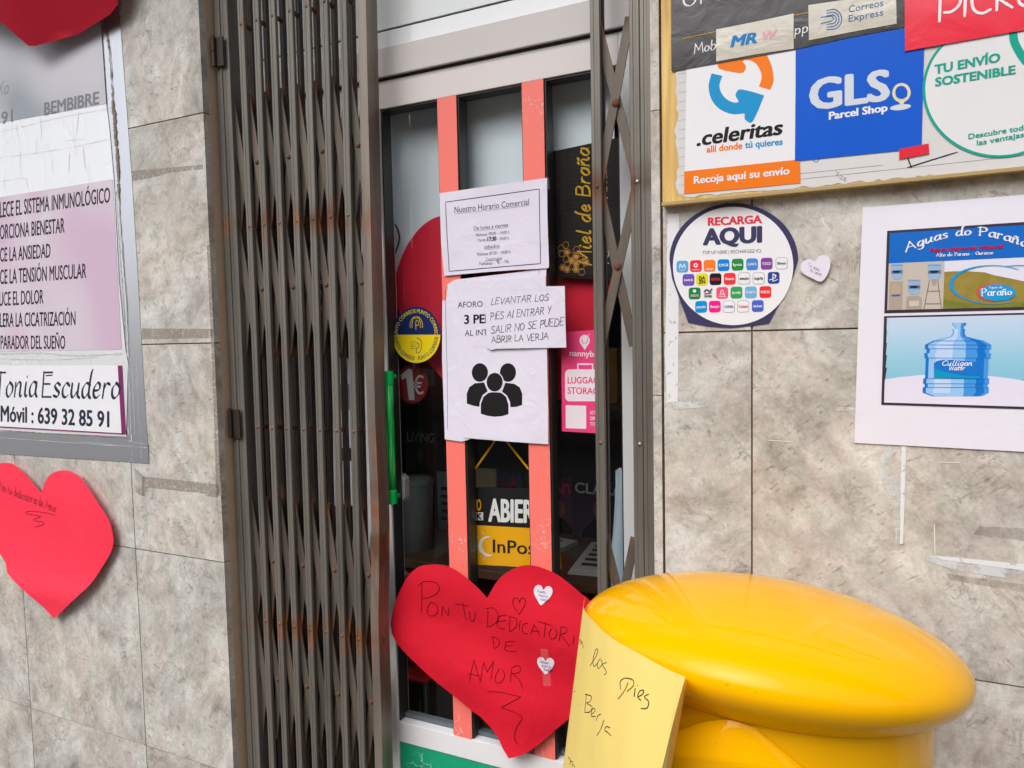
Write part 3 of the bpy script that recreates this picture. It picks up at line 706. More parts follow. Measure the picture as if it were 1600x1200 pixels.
# the bundle fans out a little towards its top
for o in [o for o in gate.children_recursive if o.type == 'MESH']:
    for v in o.data.vertices:
        x = v.co.x; v.co.x = x+.013*(v.co.z-1.4)*min(1, max(0, (x+1.52)/.43))
for z0 in ZR:
    for sgn in (1, -1):
        y = YL1 if sgn > 0 else YL2
        for (p, q) in (((xa, z0), (XE-.012, z0+.335*sgn)), ((XE, z0), (xa, z0+.335*sgn))):
            yy = y if q[0] > p[0] else (YL2 if sgn > 0 else YL1)
            yy = YL1 if (q[0]-p[0])*(q[1]-p[1]) > 0 else YL2
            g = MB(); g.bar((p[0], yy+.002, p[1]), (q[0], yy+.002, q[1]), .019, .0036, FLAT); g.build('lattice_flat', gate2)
        g = MB(); rivet(g, (xa+XE)/2-.0015, YL1, z0+.1675*sgn, .0085, RUSTRIV, .005); g.build('pivot_rivet', gate2)

# ================================================================ SHOP INTERIOR
room = empty('shop_interior', (-.8, 1.6, 0), 'dark interior walls floor and ceiling of the shop behind the glass', 'room')
WALLI = mat('interior_wall', (170,172,172), .9)
g = MB(); g.box((-2.6,3.2,0), (.6,3.25,2.9), WALLI); g.build('back_wall', room)
g = MB(); g.box((-2.65,.205,0), (-2.6,3.2,2.9), WALLI); g.build('side_wall', room)
g = MB(); g.box((.6,.205,0), (.65,3.2,2.9), WALLI); g.build('side_wall', room)
g = MB(); g.box((-2.6,.205,-.02), (.6,3.2,0.0), mat('brown_floor', (96,84,60), .4, .4, 0, .25, vs=14)); g.build('floor', room)
g = MB(); g.box((-2.6,.205,2.75), (.6,3.2,2.8), WALLI); g.build('ceiling', room)
# pale blinds behind the upper panes
FROST = mat('grey_blind', (232,242,250), .5, .4, 0, .06, .0004, 8, vs=3)
for q, lb in (([(560,-60),(686,-60),(688,405),(700,420),(560,430)], 'pale grey blind behind the left pane of the shop door'),
          ([(716,-60),(812,-60),(820,300),(820,330),(722,340)], 'pale grey blind behind the middle pane of the shop door'),
          ([(858,-60),(926,-60),(960,-60),(960,228),(859,236)], 'short pale grey blind above the black honey banner')):
    a = Art(.23); a.poly(q, FROST, 0, step=.08); a.build('window_blind', label=lb, cat='blind')
# black honey banner
BK = P('banner_black', (22,18,18), .5); GOLD = P('gold_print', (206,160,34), .45); HON = P('honey_print', (206,148,72), .45)
a = Art(.2); a.poly([(857,238),(975,213),(978,440),(858,432)], BK, 0); SLAT = P('banner_slat', (44,38,36), .5)
for k in range(26): a.line([(859,246+k*7.4),(958,235+k*7.6)], .0010, SLAT, 1, sm=False)
bn = a.build('honey_banner', label='black honey banner with gold script and honeycomb behind right pane', cat='banner')
a = Art(.1994)
a.hand('Miel de Braña', (924,414), (920,232), 21, GOLD, wd=.0050, nib=(R(35), .25), jit=.0, up=(-1, 0), shear=.15)
def hexo(cx, cy, r, fill):
    pts = [(cx+r*math.cos(R(60*k+12)), cy+r*math.sin(R(60*k+12))*1.08) for k in range(6)]
    a.line(pts+[pts[0]], .0011, HON, 1, sm=False)
    if fill: a.poly([(cx+.68*r*math.cos(R(60*k+12)), cy+.68*r*math.sin(R(60*k+12))*1.08) for k in range(6)], HON, 1)
for X_, Y_, f_ in ((884,383,0),(878,396,0),(886,394,1),(879,390,0) if False else (877,388,0),(885,405,0),(892,399,0),(901,390,0),(900,401,1),(893,407,1),(887,413,0),(900,412,1),(907,405,0),(916,410,1),(879,418,1),(886,421,1),(894,416,0),(900,421,1),(908,416,0),(909,425,0)):
    hexo(X_, Y_, 5.2, f_)
a.build('lettering', bn)
a = Art(.2); a.text('PUNTO AUTORIZADO', (952,412), (947,215), 9, P('banner_white', (190,190,190), .5), 1, up=(-1, 0)); a.build('small_lettering', bn)
# big red paper heart hanging inside
RB = P('inner_red_paper', (214,34,60), .7)
a = Art(.2215)
hp = smooth([(785,400),(760,352),(715,335),(670,345),(635,385),(618,440),(628,500),(665,560),(720,620),(800,680),(860,640),(905,575),(940,510),(958,455),(950,410),(915,395),(860,385),(815,385)], 5, True)
a.poly(hp, RB, 0, step=.05); a.build('paper_heart', label='big red paper heart hanging inside behind the hours and capacity notices', cat='paper heart')
# pink luggage sticker
PK = P('pink_print', (236,70,128), .4); PW = P('pink_white', (236,224,232), .4)
a = Art(YG-.0012); a.poly([(877,519),(950,514),(952,678),(878,674)], PK, 0); st = a.build('luggage_sticker', label='pink luggage storage sticker with white suitcase on right pane', cat='sticker')
a = Art(YG-.0012)
a.ell(913.5,532,8,9,PW,1); a.poly([(906.5,536),(920.5,536),(914,547)], PW, 1.5); a.line([(910,530),(911,536),(917,535),(918,528)], .0015, PK, 2); a.line([(918,526),(921,522)], .0015, PW, 2)
a.text('nannybag', (890,556), (940,558), 9, PW, 1, bold=.02)
def rrect(x0, y0, x1, y1, r, dy=0):
    pts = []
    for cx, cy, t0 in ((x1-r, y0+r, -90), (x1-r, y1-r, 0), (x0+r, y1-r, 90), (x0+r, y0+r, 180)):
        for k in range(5): t = R(t0+90*k/4); pts.append((cx+r*math.cos(t), cy+r*math.sin(t)+dy*(cx-x0)))
    return pts
a.poly(rrect(883, 577, 950, 627, 7), PW, 1); a.line([(903,576.5),(903,569),(926,569),(926,576.5)], .004, PW, 1.6, sm=False)
a.text('LUGGAGE', (887,599), (942,599), 10, PK, 2, bold=.02); a.text('STORAGE', (887,615), (942,616), 10, PK, 2, bold=.02)
a.poly([(884,633),(916,634),(916,670),(884,669)], PW, 1)
for k, t in enumerate(('SCAN THE', 'QR CODE', 'TO BOOK')): a.text(t, (922,647+k*9), (948,647+k*9), 5, PW, 1, bold=.02)
a.build('lettering', st)
# round blue and yellow post sticker
NV = P('navy_print', (26,46,98), .4); YL = P('yellow_print', (238,212,28), .4)
cx_, cy_, rx_, ry_ = 650.5, 523, 37.5, 44
a = Art(YG-.0012)
a.ell(cx_, cy_, rx_, ry_, NV, 0, a0=180, a1=360); a.ell(cx_, cy_, rx_, ry_, YL, 0, a0=0, a1=180)
st = a.build('round_sticker', label='round navy and yellow post point sticker on left pane', cat='sticker')
a = Art(YG-.0012)
for a0, a1, mt_, f_ in ((172, 268, YL, 1), (272, 368, YL, 1)):
    a.text('PUNTO CORREOS', None, None, 0, mt_, 1, bold=.01, fn=lambda t, c, a0=a0, a1=a1: (cx_+(rx_-8.5+c*5)*math.cos(R(a0+(a1-a0)*t)), cy_+(ry_-10+c*6)*math.sin(R(a0+(a1-a0)*t))))
for a0, a1 in ((175, 95), (85, 5)):
    a.text('PUNTO CORREOS', None, None, 0, NV, 1, bold=.01, fn=lambda t, c, a0=a0, a1=a1: (cx_+(rx_-3.5-c*5)*math.cos(R(a0+(a1-a0)*t)), cy_+(ry_-4-c*6)*math.sin(R(a0+(a1-a0)*t))))
for r_ in (9.5, 6.5): a.line([(cx_-r_, 512), (cx_-r_, 505), (cx_-r_*.6, 497), (cx_, 495+(9.5-r_)), (cx_+r_*.6, 497), (cx_+r_, 505), (cx_+r_, 512)], .0014, YL, 1)
a.line([(650,515),(650,502),(654,502),(654,508),(650,508)], .0014, YL, 1)
for k in range(4): a.line([(643,534+k*3.6),(650,534+k*3.6)], .0012, NV, 1)
a.line([(643,533),(643,546)], .0012, NV, 1); a.line([(651,528),(657,531),(659,540),(656,550),(651,551),(651,545),(655,541),(653,536),(651,536)], .0018, NV, 1)
a.build('lettering', st)
a = Art(.205)
DR = P('dark_red_print', (104,28,34), .4); GW_ = P('grey_white_print', (150,150,152), .4)
a.ell(644,600,25,30,DR,0); st = a.build('round_sticker', label='dark red one euro round sticker below the post sticker', cat='sticker')
a = Art(.205); a.poly([(626,586),(638,576),(644,577),(648,625),(639,625),(635,590),(628,594)], GW_, 1); a.text('€', (646,616), (662,616), 28, GW_, 1, bold=.0); a.build('lettering', st)

# ---- things inside the shop
WD = mat('dark_wood', (96,76,60), .5, .3, 0, .2)
ct = empty('counter', (-1.0, .9, 0), 'dark counter inside the shop under newspapers and magazines', 'counter')
zt = px(760, 850, .75).z
g = MB(); g.box((-1.5,.5,zt-.03), (.1,1.15,zt), WD); g.build('top', ct, bevel=.004)
g = MB(); g.box((-1.45,.6,0), (.05,1.1,zt-.031), mat('counter_front', (34,30,28), .7)); g.build('front', ct)
NEWS = mat('newsprint', (206,206,202), .8, .2)
def newspaper(x, y, w_, d_, rz, lb, mt):
    g = MB(); o = empty('newspaper', (x, y, zt), lb, 'newspaper', 'newspapers on the counter')
    for i in range(3): g.box((-w_/2+.004*i, -d_/2, .002+.006*i), (w_/2, d_/2-.003*i, .0065+.006*i), mt)
    c = g.build('pages'); c.parent = o
    g = MB()
    for i in range(5): g.box((-w_/2+.03, d_/2-.06-.05*i, .0195), (w_/2-.04-.03*(i%2), d_/2-.035-.05*i, .0199), INK)
    c = g.build('printed_lines'); c.parent = o; o.rotation_euler.z = rz
newspaper(-.62, .72, .34, .3, .12, 'grey newspaper lying on the counter behind the right pane', NEWS)
newspaper(-1.02, .74, .3, .28, -.2, 'grey newspaper lying on the counter behind the left pane', NEWS)
def magazine(p, Y, w_, h_, col, title, tcol, lb, second=None):
    a = Art(Y); x, y = p
    c = px(x, y, Y)
    o = empty('magazine', (c.x, Y, c.z), lb, 'magazine', 'magazines standing on the rack inside')
    g = MB(); g.box((c.x, Y+.001, c.z-h_), (c.x+w_, Y+.006, c.z), col); g.build('cover', o)
    k = textgeo(title, .02); X0 = min(v[0] for v in k[0]); X1_ = max(v[0] for v in k[0])
    mb = MB(); mb.add([(c.x+.012+(v[0]-X0)/(X1_-X0)*(w_-.024), Y-.0005, c.z-.055+v[1]/CAPH*.036) for v in k[0]], k[1], tcol); mb.build('title', o)
    mb = MB(); cx0 = c.x+w_/2; n = 18
    pr = [(cx0+.022*math.cos(t*2*math.pi/n), c.z-.11+.03*math.sin(t*2*math.pi/n)) for t in range(n)]
    mb.add([(q[0], Y-.0006, q[1]) for q in pr], [tuple(range(n))], P('cover_skin', (150,104,84)))
    pr = [(cx0-.07,c.z-h_+.012),(cx0+.07,c.z-h_+.012),(cx0+.06,c.z-.19),(cx0+.02,c.z-.145),(cx0-.02,c.z-.145),(cx0-.06,c.z-.19)]
    mb.add([(q[0], Y-.0008, q[1]) for q in pr], [tuple(range(6))], second or P('cover_dress', (30,30,36)))
    mb.build('cover_picture', o)
TW = P('title_white', (225,225,230)); TP_ = P('title_pink', (230,80,120)); BG1 = P('cover_dark', (70,62,76)); BG2 = P('cover_plum', (120,64,88)); BG3 = P('cover_blue', (90,110,156))
magazine((893,745), .95, .2, .27, BG1, 'CLARA', TW, 'dark magazine with white title behind the right pane')
magazine((835,745), .97, .19, .26, BG2, 'GENTE', TP_, 'plum magazine with pink title behind the right upright')
magazine((742,735), 1.0, .2, .27, BG3, 'HOLA', TP_, 'blue magazine behind the middle pane above the open sign')
magazine((632,668), 1.0, .15, .22, mat('cover_grey', (96,98,100), .5), 'LIVING', TW, 'grey leaflet behind the left pane above the bin', P('cover_green', (80,96,70)))
rk = empty('magazine_rack', (-.9, 1.0, 0), 'dark shelf rack carrying magazines inside the shop', 'rack')
zr_ = px(893,745,.95).z-.28
g = MB(); g.box((-1.7,.93,zr_-.02), (.4,1.2,zr_), WD); g.build('shelf', rk)
g = MB(); g.box((-1.7,1.2,.3), (.4,1.22,1.32), mat('rack_back', (104,102,100), .7)); g.build('back_panel', rk)
g = MB(); g.box((-1.7,.93,1.3), (.4,1.2,1.32), WD); g.build('upper_shelf', rk)
# stock standing on the rack
cols = [(150,60,50),(170,170,168),(60,84,120),(186,150,60),(90,110,80),(140,140,146),(120,50,60),(176,172,160)]
kinds = ['red','white','blue','mustard','green','grey','maroon','cream']
for i in range(8):
    xx = -1.62+i*.235; hh = (.16,.22,.13,.19,.24,.15,.2,.17)[i]; cz = 1.3205
    bx_ = empty('stock_box', (xx, 1.06, cz), '%s cardboard box on the upper shelf inside the shop' % kinds[i], 'box', 'stock boxes on the upper shelf')
    g = MB(); g.box((xx, .98, cz), (xx+.17, 1.16, cz+hh), mat('box_%s' % kinds[i], cols[i], .7)); g.build('carton', bx_, bevel=.003)
    g = MB(); g.box((xx+.03, .9785, cz+hh*.35), (xx+.14, .9797, cz+hh*.75), NEWS); g.build('sticker', bx_)
for i, (xx, c_, nm) in enumerate(((-1.55,(190,188,182),'white'),(-1.4,(150,160,176),'pale blue'),(-1.28,(196,186,150),'cream'))):
    lf = empty('leaflet', (xx, .8, zt), '%s leaflet leaning on the counter end behind the left pane' % nm, 'leaflet', 'leaflets behind the left pane')
    g = MB(); g.box((xx, .84+.01*i, zt+.001), (xx+.12, .846+.01*i, zt+.2+.02*i), mat('leaflet_%d' % i, c_, .6)); g.build('sheet', lf)
    g = MB()
    for k in range(5): g.box((xx+.015, .8388+.01*i, zt+.04+.028*k), (xx+.1-.02*(k%2), .8395+.01*i, zt+.052+.028*k), INK)
    g.build('printed_lines', lf)
# white bin and box on the left
o_ = px(652, 790, .62)
bn_ = empty('white_bin', (o_.x, .62, 0), 'pale grey plastic bin inside behind the left pane', 'bin')
g = MB(); g.lathe([(.0,o_.z-.25),(.045,o_.z-.25),(.055,o_.z+.07),(.057,o_.z+.075)], mat('bin_plastic', (150,158,160), .5), (o_.x,.62,0), 28); g.build('body', bn_, smooth=True)
g = MB(); g.lathe([(.06,o_.z+.075),(.062,o_.z+.085),(.05,o_.z+.1),(.001,o_.z+.105)], mat('bin_lid', (130,138,140), .5), (o_.x,.62,0), 28); g.build('lid', bn_, smooth=True)
# door latch keeper on the inside of the left stile
o_ = px(630, 763, .21)
g = MB(); q_ = [(-.022,-.036),(.006,-.036),(.018,-.02),(.018,.03),(.006,.042),(-.022,.042)]
g.add([(o_.x+x_, y_, o_.z+z_) for y_ in (.19,.215) for x_, z_ in q_], [tuple(range(6)), tuple(range(6,12))]+[(i,(i+1)%6,6+(i+1)%6,6+i) for i in range(6)], mat('latch_plastic', (196,198,196), .4))
g.build('latch', door, bevel=.002)
# red chair back
o_ = px(632, 905, .5)
ch = empty('red_chair', (o_.x, .55, 0), 'red plastic chair inside just behind the left pane', 'chair')
RC = mat('red_plastic', (176,32,26), .35)
g = MB(); vs = []; 
for i in range(9):
    for j in range(7):
        u, v_ = i/8-.5, j/6
        vs.append((o_.x-.06+u*.28, .5+.12*u*u*4*.3+v_*.02, o_.z-.26+v_*(.3-.16*(2*u)**4)))
g.add(vs, [(i*7+j, i*7+j+1, i*7+j+8, i*7+j+7) for i in range(8) for j in range(6)], RC)
bk = g.build('backrest', ch, smooth=True); md = bk.modifiers.new('solid', 'SOLIDIFY'); md.thickness = .008
g = MB(); g.box((o_.x-.2,.5,.44), (o_.x+.08,.9,.46), RC); g.build('seat', ch, bevel=.008)
for sx in (-.18, .06):
    for sy in (.52, .88):
        g = MB(); g.tube([(o_.x+sx,sy,0),(o_.x+sx,sy,.44)], .011, mat('chair_leg_steel', (120,120,120), .3, .5, .7)); g.build('leg', ch)
# pale jacket hung inside behind the right stile
g = MB(); JK = mat('pale_blue_cloth', (156,172,184), .8, .2, 0, .12, .004, 14)
o1 = px(962, 728, .24); o2 = px(940, 1060, .24); vs = []; nI, nJ = 14, 22
for j in range(nJ+1):
    v_ = j/nJ; z = o1.z+(o2.z-o1.z)*v_; wl = .022+.055*v_**1.4
    for i in range(nI+1):
        t = i/nI; ang = math.pi*t
        vs.append((o1.x+.02-wl*math.cos(ang)*1.0+(.004*math.sin(9*t+5*v_)), .245-(.02+.02*v_)*math.sin(ang)-.005*math.sin(14*t+6*v_), z-(0 if j else .012*abs(t-.5)*2)))
g.add(vs, [(j*(nI+1)+i, j*(nI+1)+i+1, (j+1)*(nI+1)+i+1, (j+1)*(nI+1)+i) for j in range(nJ) for i in range(nI)], JK)
g.build('hanging_jacket', smooth=True, label='pale blue cloth jacket hanging inside beside the right door stile', cat='jacket')
# black cable loop at left pane
a = MB(); a.tube([px(x, y, .215) for x, y in smooth([(608,350),(618,352),(624,372),(616,398),(606,402)], 5)], .0022, BLACK, 8)
a.build('black_cable', label='black cable loop at the top of the left pane', cat='cable')
# open sign with cord
SB = P('sign_black', (28,26,28), .4); SY = P('sign_yellow', (240,172,12), .4); SW = P('sign_white', (228,228,228), .4)
YS = .196
sg = empty('open_sign', (px(805,830,YS).x, YS, px(805,830,YS).z), 'black and yellow open sign hanging on a yellow cord behind middle pane', 'sign')
def plate(q, Y, mt, name, par, th=.003):
    w3 = [px(x, y, Y) for x, y in q]; n = len(w3); g = MB()
    g.add([(p.x, p.y, p.z) for p in w3]+[(p.x, p.y+th, p.z) for p in w3], [tuple(range(n)), tuple(range(n, 2*n))[::-1]]+[(i, (i+1)%n, n+(i+1)%n, n+i) for i in range(n)], mt)
    return g.build(name, par)
plate([(722,761),(870,764),(873,827),(722,819)], YS, SB, 'black_board', sg)
plate([(722,819.5),(873,827.5),(877,889),(722,881)], YS, SY, 'yellow_board', sg)
a = Art(YS-.0004)
a.text('ABIERTO', (763,814), (874,818), 34, SW, 1, bold=.045); a.text('PUNTO', (721,797), (752,797.5), 17, SY, 1, bold=.04)
a.poly([(722,800),(755,800.5),(755,813),(722,812)], SW, 1); a.text('PACK', (723,811), (753,811.5), 9.5, SB, 2, bold=.04)
a.text('InPost', (770,863), (848,867), 20, SB, 1, bold=.012)
a.poly(smooth([(767,839),(757,842),(753,852),(757,863),(769,868),(761,869),(751,863),(747.5,853),(752,842),(760,838)], 3, True), SW, 1)
for q in ([(752,829),(757,836)], [(745,838),(751,843)], [(744,852),(749,852)], [(747,864),(753,860)], [(756,875),(760,868)]): a.line(q, .0016, SW, 1)
a.build('lettering', sg)
g = MB()
for q in (((738,739),(774,688)), ((826,733),(790,688))): 
    p_, r__ = px(*q[0], YS), px(*q[1], YS); g.bar(p_, r__, .005, .001, SY)
g.tube([px(738,739,YS), px(735,762,YS)], .001, SY); g.tube([px(826,733,YS), px(860,763,YS)], .001, SY)
g.build('cord', sg)

# ================================================================ PAPERS ON THE DOOR
def paperdisp(ax, az, amp, ph=0):
    return lambda x, z: amp*(1+math.sin(x*ax+ph)*math.cos(z*az+ph*1.7))
YP = YF-.0012
d1 = paperdisp(26, 19, .0016, .4)
# spare sheets seen behind the two notices
a = Art(YP, d1); a.poly([(697,478),(700,444),(712,437),(854,420),(853,480),(700,500)], PAPER, 0, step=.02)
a.poly([(692,470),(735,470),(735,686),(722,690),(696,686),(691,560)], PAPER, 0, step=.02)
sp = a.build('paper_sheet', label='blank white sheet peeking out behind the capacity notice', cat='paper')
a = Art(YP, d1); a.line([(698,450),(855,442)], .0012, PEN, 1, sm=False); a.line([(697,453),(700,670)], .001, PEN, 1, sm=False); a.line([(843,419),(843,428)], .0012, PEN, 1, sm=False); a.build('printed_border', sp)
# opening hours
d2 = paperdisp(20, 23, .0015, 1.0); YH = YP-.0035
a = Art(YH, d2); a.poly(smooth([(687,302),(771,290),(855,278)],4)+smooth([(856,340),(858,415)],1)+smooth([(857,419),(776,424),(694,431)],4)+[(690,380)], PAPER, 0, step=.02)
hr = a.build('opening_hours_notice', label='landscape opening hours notice with black border taped across both uprights', cat='notice')
a = Art(YH, d2); bq = [(697,316),(843,295.5),(845,412),(702,424)]
for i in range(4): a.line([bq[i], bq[(i+1) % 4]], .0018, INK, 1, sm=False)
a.text('Nuestro Horario Comercial', (711,333), (827,320), 9.5, INK, 1); a.line([(711,334.5),(827,321.5)], .0006, INK, 1, sm=False)
a.text('De lunes a viernes', (741,360), (794,354), 6, INK, 1); a.line([(741,361.5),(794,355.5)], .0006, PEN, 1, sm=False)
a.text('Mañanas: 09:00 – 14:00 h', (744,370), (796,365), 5, PEN, 1); a.text('Tardes:', (747,378), (761,376.5), 4.5, PEN, 1); a.text('17:30', (762,377), (776,376), 6.5, INK, 1, bold=.05); a.text('– 20:00 h', (777,375.5), (795,374), 4.5, PEN, 1)
a.text('sábados', (757,389), (781,387), 6, PEN, 1); a.line([(757,390.5),(781,388.5)], .0006, PEN, 1, sm=False)
a.text('Mañanas 09:30 – 14:00 h', (746,400), (798,396), 5, PEN, 1)
a.hand('Domingos', (760,408), (785,405), 5, INK, .0007); a.line([(759,408.5),(785,406)], .0006, INK, 1, sm=False)
a.hand('Mañanas : 9h - 14h', (749,415), (796,411), 5, INK, .0008)
a.build('lettering', hr)
# capacity notice
d3 = paperdisp(17, 12, .0018, 2.0); YC = YP-.0032
a = Art(YC, d3); a.poly([(700,444),(712,437),(853,430),(855,540),(856,600),(857,640),(857,694),(800,690),(724,684),(722,620),(712,540),(703,480)], PAPER, 0, step=.02)
cp = a.build('capacity_notice', label='portrait capacity notice with three black figures icon on the door', cat='notice')
a = Art(YC, d3); BLK = P('icon_black', (26,24,26), .5)
a.text('AFORO MÁXIMO', (716,481), (806,477), 9, PEN, 1); a.text('3 PERSONAS', (726,506), (830,502), 13.5, INK, 1, bold=.035); a.text('AL INTERIOR', (727,525), (795,522), 9, PEN, 1)
ox, oy = 600, 420
def Z(x, y): return (ox+x/4, oy+y/4)
a.ell(*Z(601,648), 12.5, 14.5, BLK, 1); a.ell(*Z(776,648), 12.5, 14.5, BLK, 1); a.ell(*Z(694,708), 12.5, 14.5, BLK, 3)
a.poly([Z(*p) for p in [(520,842),(520,780),(535,740),(570,715),(628,710),(640,740),(650,765),(618,790),(602,830),(598,862),(560,855)]], BLK, 1)
a.poly([Z(*p) for p in [(866,850),(866,780),(850,740),(815,718),(760,712),(748,745),(740,768),(770,790),(790,830),(793,864),(830,862)]], BLK, 1)
a.ell(*Z(694,708), 14, 16, PAPER, 2)
a.poly([Z(*p) for p in [(608,905),(608,845),(625,800),(655,775),(690,770),(735,775),(765,800),(781,850),(781,908),(740,920),(695,924),(650,918)]], BLK, 1)
a.build('lettering', cp)
# handwritten note
d4 = paperdisp(24, 20, .0015, 3.0); YN = YC-.0045
a = Art(YN, d4); a.poly([(759,449),(820,448),(883,447),(884,500),(885,543),(820,544),(775,545),(768,547),(760,543),(760,500)], PAPER, 0, step=.02)
nt_ = a.build('handwritten_note', label='small handwritten white note overlapping the capacity notice', cat='note')
a = Art(YN, d4); HK = P('marker_ink', (34,34,52), .5)
a.hand('LEVANTAR LOS', (768,476), (857,470), 10, HK, .0016, shear=.15); a.hand('PIES Al ENTRAR Y', (767,500), (861,490), 11, HK, .0016, shear=.1)
a.hand('SALIR NO SE PUEDE', (768,521), (881,508), 11, HK, .0016, shear=.1); a.hand('ABRIR LA VERJA', (769,536), (857,530), 10, HK, .0016)
a.build('handwriting', nt_)
# big dedication heart
RH = mat('red_card', (214,22,46), .7, .25, 0, .07, .0045, 9, vs=7); RH2 = mat('bright_red_card', (252,56,82), .7, .25, 0, .05, .004, 8, vs=6)
MK = P('heart_ink', (48,6,20), .5)
def Z5(x, y): return (600+x/4, 860+y/4)
def Z6(x, y): return (620+x/5.714, 1000+y/5.714)
out = smooth([Z5(*p) for p in [(645,297),(600,250),(540,195),(470,140),(410,105),(340,88),(250,92),(200,115),(150,170),(100,260),(65,350),(50,440),(55,490),(70,540)]]
      +[Z6(*p) for p in [(60,80),(150,180),(300,330),(520,520),(660,640),(740,690),(840,780),(910,860),(960,950)]], 3)
out += smooth([Z6(*p) for p in [(1020,1030),(1130,1010),(1230,960),(1400,820),(1550,690)]]+[(915,1090),(932,1060),(940,1030),(942,1000),(935,965),(922,940)]+[Z5(*p) for p in [(1230,270),(1160,210),(1080,150),(1000,115),(940,97),(870,95),(810,115),(750,150),(700,200),(670,250)]], 3)
YB = .118
c0 = xz(790, 1000, YB); ct_ = xz(800, 1175, YB)
def dh(x, z):
    r_ = (x-c0[0])/.2; q = (z-c0[1])/.25
    return .006*math.sin(x*14+1)*math.cos(z*11)+.014*max(0, (c0[1]-.12)-z)/.15*math.sin((x-ct_[0])*20+1.2)+.004*math.sin(z*30+x*8)
a = Art(YB, dh); a.poly(out, RH, 0, step=.010)
bh = a.build('paper_heart', smooth=True, label='large red dedication heart with handwriting taped low on the door', cat='paper heart')
a = Art(YB, dh); a.eps = .0008
ST = [[(245,200),(240,290),(232,390)],[(222,215),(260,190),(320,195),(350,225),(335,265),(290,290),(245,298)],[(300,320),(275,350),(272,395),(300,412),(330,390),(328,345),(300,325)],
[(355,415),(362,350)],[(362,350),(395,415)],[(395,415),(402,360)],[(490,325),(497,385),(505,440)],[(445,335),(530,350)],[(530,385),(528,430),(545,450),(562,425),(566,385)],
[(650,375),(645,425),(642,478)],[(635,365),(680,358),(712,395),(705,445),(665,475),(635,482)],[(770,400),(725,408),(712,440),(705,475),(730,490),(755,488)],[(712,445),(765,435)],
[(792,418),(785,500)],[(780,410),(830,420),(835,465),(805,495),(785,505)],[(858,430),(850,490)],[(905,448),(880,455),(870,490),(880,512),(905,512)],[(925,515),(948,455)],[(948,455),(985,525)],[(930,495),(980,495)],
[(1020,440),(1010,535)],[(965,432),(1055,460)],[(1060,475),(1042,510),(1055,540),(1080,535),(1090,500),(1075,478)],[(1115,475),(1105,555)],[(1110,470),(1145,475),(1150,500),(1115,515)],[(1115,515),(1170,590)],
[(1195,525),(1190,580)],[(1192,495),(1195,500)],[(850,320),(835,298),(812,300),(810,335),(850,395)],[(850,395),(885,335),(880,300),(858,300),(850,325)],
[(672,550),(680,615)],[(660,545),(705,555),(715,590),(690,615),(680,620)],[(820,570),(760,575),(755,600),(752,628),(825,635)],[(755,600),(800,598)],
[(540,810),(560,685)],[(560,685),(608,815)],[(530,765),(600,780)],[(608,815),(620,700)],[(620,700),(645,760)],[(645,760),(680,695)],[(680,695),(672,800)],[(720,740),(698,785),(705,820),(735,820),(755,780),(735,742)],
[(795,740),(790,820)],[(795,735),(830,722),(852,740),(840,765),(797,770)],[(800,770),(845,810),(870,862)],[(655,875),(740,880),(860,910)],[(860,910),(740,972)],[(740,972),(820,1000),(870,1035),(840,1090),(825,1140),(830,1180),(850,1200)]]
for s_ in ST: a.line([Z5(*p) for p in s_], .0013, MK, 1)
a.build('handwriting', bh)
def clear_tape():
    m, n, l, b = newmat('clear_tape'); b.inputs['Base Color'].default_value = (.9,.9,.9,1); b.inputs['Roughness'].default_value = .22
    b.inputs['Alpha'].default_value = .08; b.inputs['Coat Weight'].default_value = .6; return m
CT = clear_tape()
def tapepiece(par, Y, q, disp=None, eps=0):
    a = Art(Y, disp); a.eps = eps; a.poly(q, CT, 0, step=.012); return a.build('clear_tape', par)
tapepiece(bh, YB, [(846,1012),(858,1012),(861,1072),(849,1072)], dh, .0013)
tapepiece(hr, YH, [(846,279),(858,277),(860,296),(848,298)], d2, .0012); tapepiece(cp, YC, [(842,668),(857,676),(857,694),(838,690)], d3, .0012)
tapepiece(nt_, YN, [(852,452),(872,449),(884,470),(868,478)], d4, .0012); tapepiece(cp, YC, [(712,438),(730,437),(728,452),(710,452)], d3, .0012)
def hearts(cx, cy, w_, h_, rot=0):
    pts = [(0,-.28),(-.12,-.45),(-.3,-.5),(-.47,-.38),(-.5,-.15),(-.38,.1),(-.2,.3),(0,.5),(.2,.3),(.38,.1),(.5,-.15),(.47,-.38),(.3,-.5),(.12,-.45)]
    return [(cx+(x*w_*math.cos(rot)-y*h_*math.sin(rot)), cy+(x*w_*math.sin(rot)+y*h_*math.cos(rot))) for x, y in pts]
for (x, y, w_, h_, rt, lb, tx) in ((848,930,29,30,.12,'small white paper heart at the upper right of the dedication heart', ['Te quiero', 'mucho', 'siempre']),
                               (853,1040,27,28,.05,'small white paper heart beside the word amor on the dedication heart', ['Amor', 'para', 'todos'])):
    a = Art(YB, dh); a.eps = .0015; a.poly(smooth(hearts(x, y, w_, h_, rt), 3, True), PAPER, 0, step=.01)
    o = a.build('small_paper_heart', label=lb, cat='paper heart', group='small white paper hearts')
    a = Art(YB, dh); a.eps = .0017
    for k, t in enumerate(tx): a.hand(t, (x-9+k*3, y-5+k*6), (x+5+k*3, y-3+k*6.5), 4.5, HK, .0005 if x < 850 else .0009)
    a.build('handwriting', o)

